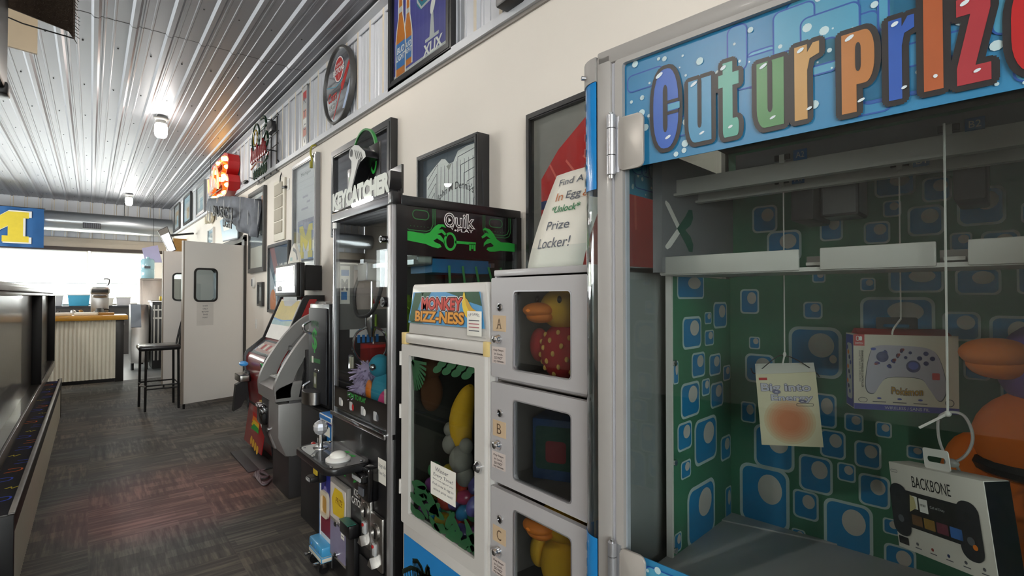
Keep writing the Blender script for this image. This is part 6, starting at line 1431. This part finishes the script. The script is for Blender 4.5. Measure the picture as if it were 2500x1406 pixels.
# ------------------------------------------------------------------ bar counter and kitchen beyond
t = thing('bar_counter', 'short bar counter faced with pale corrugated sheet under a honey wood top', 'counter', (0, 10.33, 0))
b = B(); b.box(-1.9, .40, .03, .62, .08, .985, BLACK); b.box(-1.9, .40, .06, .6, 0, .08, BLACK); b.box(.306, .415, 0, .62, 0, .985, mat('counter end', '#232220', .4), .004); b.done('body', t)
b = B(); P = []; x = -1.9
while x < .3: P += [(x, 0), (x + .014, .012), (x + .03, .012), (x + .044, 0)]; x += .05
lo = b.vs([(xx, .01 - d, .06) for xx, d in P]); hi = b.vs([(xx, .01 - d, .985) for xx, d in P])
for i in range(len(P) - 1): b.face([lo[i], lo[i + 1], hi[i + 1], hi[i]], CRUG)
b.box(.285, .31, -.01, .02, .06, .985, CRUG); b.done('corrugated_front', t)
b = B(); b.box(-1.95, .465, -.06, .66, .985, 1.06, mat('honey top', '#c9932f', .35, var=.2, vs=5, stretch=(1, 8, 8), coat=.3), .012); b.done('top', t)
for i, x in enumerate((-.36, -.05)):
    t = thing('paper_stack', ['white paper stack at the booth end of the bar top', 'white paper stack beside the coffee brewer on the bar top'][i], 'papers', (x, 10.5, 1.06), 4 - i * 9)
    B().box(-.15, .14, -.11, .11, 0, .05, PAPER, .02).done('papers', t)
t = thing('serving_tray', 'flat wooden tray on the bar top', 'tray', (.1, 10.72, 1.06)); B().box(-.2, .2, -.12, .12, 0, .035, WOOD, .006).done('tray', t)
t = thing('coffee_brewer', 'tall steel coffee brewer with two glass pots behind the bar top', 'coffee brewer', (.12, 11.15, .9))
b = B(); b.box(-.13, .13, -.05, .3, .0, .1, STEEL, .01); b.box(-.12, .12, .12, .3, .1, .62, STEEL, .015); b.box(-.13, .13, -.05, .3, .5, .6, BLACK, .02); b.box(-.1, .1, -.06, .0, .44, .5, DARK, .02); b.done('body', t)
for z in (.1, .62):
    b = B(); b.lathe([(.05, 0), (.085, .03), (.09, .08), (.06, .13), (.05, .15), (.055, .16)], glass('pot glass', '#d8dcdc', 2.5), (0, .04, z)); b.tube(smooth_pts([(.05, .04, z + .14), (.12, .04, z + .13), (.11, .04, z + .04), (.085, .04, z + .04)], 5), .01, BLACK, 6); b.done('pot', t)
KC = mat('counter charcoal', '#3e3a38', .5)
t = thing('back_counter', 'long dark back counter under the end windows', 'counter', (-1.0, 15.2, 0)); b = B(); b.box(-3, 2.0, -.1, .6, 0, 1.1, KC); b.done('body', t); B().box(-3.02, 2.02, -.14, .65, 1.1, 1.14, DARK).done('top', t)
t = thing('work_table', 'steel work table behind the bar', 'table', (-.3, 11.3, 0)); B().box(-.8, .75, -.2, .35, .86, .9, STEEL).done('top', t)
for x in (-.76, .7):
    for y in (-.15, .3): B().box(x, x + .04, y, y + .04, 0, .86, STEEL).done('leg', t)
for i, (x, c2, w, h, y, lb) in enumerate(((-.64, '#b9b9bd', .16, .24, 15.6, 'pale grey tub on the back counter near the booth'), (-.21, '#3f9cc0', .2, .26, 15.6, 'bright blue bin on the back counter'), (.22, '#e2ddd4', .2, .18, 15.6, 'cream tub on the back counter'), (.6, '#c4c0c4', .14, .2, 15.6, 'lilac tub behind the coffee brewer'))):
    t = thing('storage_bin', lb, 'bin', (x, y - .2, 1.14), 0, None)
    b = B(); b.prism([(-w * .85, 0), (w * .85, 0), (w, h), (-w, h)], -.12, .12, mat('bin%d' % i, c2, .5), bev=.01); b.done('tub', t); B().box(-w - .01, w + .01, -.135, .135, h - .02, h + .005, WHITE, .004).done('rim', t)
for i, (x, m, lb) in enumerate(((-.13, WOOD, 'wooden pepper mill shaker beside the brewer'), (.02 - .25, STEEL, 'steel shaker beside the wooden shaker'))):
    t = thing('shaker', lb, 'shaker', (x, 11.35, .9)); B().lathe([(.04, 0), (.045, .05), (.03, .12), (.04, .17), (.03, .22), (.005, .235)], m).done('body', t)
for i, x in enumerate((-.17, .0 - .40)):
    t = thing('tea_pot', ['round cream pot next to the coffee brewer', 'round cream pot next to the steel shaker'][i], 'pot', (x, 11.2, .9)); b = B(); b.lathe([(.05, 0), (.085, .03), (.09, .09), (.05, .14), (.02, .16), (.01, .19)], WHITE); b.done('body', t); B().ell((0, 0, .2), .02, BLACK).done('knob', t)
t = thing('ice_bin', 'steel ice bin with a slanted pale lid', 'ice machine', (.72, 11.75, 0))
b = B(); b.prism([(-.1, .12), (.5, .12), (.5, 1.2), (.1, 1.2), (-.1, .85)], -.0, .0, STEEL, 'x') if 0 else b.prism([(-.15, .14), (.6, .14), (.6, 1.2), (.05, 1.2), (-.15, .8)], -.15, .12, STEEL, 'x', .01); b.done('body', t)
b = B(); b.prism([(-.165, .80), (.035, 1.21), (.05, 1.2), (-.15, .79)], -.155, .0, mat('bin lid', '#a9b3c0', .3), 'x'); b.done('lid', t)
for x in (-.12, .09): B().cyl((x, .0, 0), (x, 0, .14), .025, BLACK).done('leg', t)
t = thing('steel_fridge', 'tall stainless fridge with a blue water jug on top', 'fridge', (1.0, 12.9, 0))
b = B(); b.box(-.25, .45, -.3, .4, .1, 1.72, mat('warm steel', '#a39a92', .3, .85, var=.1, stretch=(6, 6, 1)), .01); b.done('body', t); b = B(); b.box(-.22, .42, -.33, -.3, .15, 1.68, mat('warm steel'), .008); d = b.done('door', t); B().cyl((-.17, -.36, .8), (-.17, -.36, 1.2), .012, CHROME).done('handle', d)
for x in (-.2, .4): B().cyl((x, -.2, 0), (x, -.2, .1), .025, BLACK).done('foot', t)
t = thing('water_jug', 'pale blue water jug on the stainless fridge', 'jug', (.885, 12.75, 1.72))
b = B(); b.lathe([(.11, 0), (.118, .02), (.118, .16), (.112, .175), (.118, .19), (.118, .36), (.09, .40), (.03, .41), (.03, .44)], mat('jug blue', '#a9d3e0', .15, coat=.5), seg=24); b.fr((0, -.119, 0)); b.rect(-.06, .2, .04, .25, GREYT, lay=1); b.done('body', t)
t = thing('rack_fridge', 'black undercounter fridge with wire fronts beside the second swing door', 'fridge', (1.01, 11.3, 0))
b = B(); b.box(-.15, .42, 0, .6, .05, 1.26, BLACK, .006); b.box(-.17, .42, -.02, .62, 1.25, 1.28, STEEL, .004); b.done('body', t); b = B()
for i in range(3): b.box(-.13 + i * .06, -.11 + i * .06, -.02, 0, .2, 1.2, STEEL)
b.box(-.14, .05, -.024, -.01, .95, .98, STEEL); b.box(-.14, .05, -.024, -.01, 1.1, 1.13, STEEL); b.done('door_bars', t)
t = thing('yellow_box', 'small yellow packet on the black fridge', 'packet', (1.08, 11.5, 1.28)); B().box(-.1, .1, -.05, .05, 0, .08, YELLOW, .01).done('packet', t)
t = thing('wall_screen', 'tilted menu screen glowing white above the fridge', 'screen', (0, 11.5, 0))
b = B(); b.prism([(.945, 2.578), (1.095, 2.676), (1.245, 2.235), (1.126, 2.18)], .02, .06, BLACK); b.prism([(.96, 2.565), (1.085, 2.65), (1.225, 2.24), (1.126, 2.195)], .0, .02, mat('screen white', '#eceef2', .3, emit=.5)); b.prism([(.955, 2.575), (1.09, 2.66), (1.12, 2.56), (.985, 2.48)], -.005, .0, mat('screen grey', '#8f8a86', .4)); b.done('panel', t); b = B(); b.tube([(1.1, .05, 2.5), (1.55, .3, 2.6)], .02, BLACK); b.done('arm', t)  # white reflection on the screen painted as a glowing face
t = thing('lilac_poster', 'lilac poster hung in front of the end window beside the menu screen', 'poster', (0, 12.98, 0))
b = B(); b.prism([(.80, 2.35), (1.07, 2.43), (1.15, 2.07), (.86, 2.06)], 0, .01, mat('lilac print', '#c4bce0', .5, var=.12, vs=5)); b.done('sheet', t); B().tube([(1.0, .01, 2.42), (1.0, .3, 3.55)], .004, BLACK, 5).done('wire', t)
# duct and flag
t = thing('air_duct', 'big round galvanised air duct crossing the end of the room', 'duct', (0, 15.4, 3.06))
DUC = mat('duct steel', '#b6babd', .28, .85, var=.06, vs=3); b = B(); b.cyl((-4.98, 0, 0), (1.56, 0, 0), .225, DUC, seg=32)
for x in (-3.2, -1.7, -.2, 1.2): b.cyl((x, 0, 0), (x + .02, 0, 0), .23, DUC, seg=32)
b.done('pipe', t); b = B(); b.box(-.16, .16, -.24, -.17, -.15, -.02, DARK, .006); b.fr((0, -.241, 0))
for i in range(9): b.rect(-.14 + i * .033, -.14, -.125 + i * .033, -.03, GREYT, lay=1)
b.done('grille', t)
for x in (-2.4, .6): B().cyl((x, 0, .22), (x, 0, .54), .006, BLACK).done('hanger', t)
t = thing('team_flag', 'blue flag with a big yellow block letter M in front of the duct', 'flag', (-1.62, 14.95, 2.82))
FB = mat('flag blue', '#1f5a94', .6, var=.25, vs=3); FY_ = mat('flag maize', '#e3c93a', .6, var=.08)
b = B(); n = 24; rows = []
for i in range(n + 1):
    x = -.82 + 1.64 * i / n; rows.append([b.bm.verts.new((x, .012 * math.sin(i * 1.1), z)) for z in (-.42, .42)])
for a, c2 in zip(rows, rows[1:]): b.face([a[0], c2[0], c2[1], a[1]], FB)
b.fr((0, -.016, 0)); b.poly([(px * 1.06, py * 1.07) for px, py in mpts(.60, .33)], mat('flag ink', '#16264a', .6), 1); b.poly([(px * 1.045, py * 1.05) for px, py in mpts(.60, .33)], WHITE, 2); b.poly(mpts(.585, .32), FY_, 3); b.done('cloth', t)
b = B(); b.tube([(-.84, 0, .425), (.84, 0, .425)], .008, DARK); b.tube([(-.8, 0, .42), (-.8, 0, .78)], .003, DARK, 4); b.tube([(.8, 0, .42), (.8, 0, .78)], .003, DARK, 4); b.done('rail', t)

# small red party spotlight up on the ceiling
t = thing('spot_lamp', 'small red party spotlight clamped to the ceiling over the aisle', 'lamp', (.15, 1.9, 3.3))
b = B(); b.cyl((0, 0, 0), (0, .1, -.09), .05, BLACK); b.cyl((0, 0, 0), (0, 0, .16), .01, BLACK); b.done('can', t); B().cyl((0, .1, -.09), (0, .102, -.092), .042, mat('red lens', '#d01c1c', .3, emit=2)).done('lens', t)
l = bpy.data.lights.new('red_spot', 'SPOT'); l.energy = 170; l.color = (1, .12, .14); l.spot_size = R(22); l.spot_blend = .9; l.shadow_soft_size = .04
o = bpy.data.objects.new('red_spot', l); COL.objects.link(o); o.location = (.15, 2.01, 3.2); o.rotation_euler = (Vector((.45, 4.15, 0)) - Vector((.15, 2.01, 3.2))).to_track_quat('-Z', 'Y').to_euler()
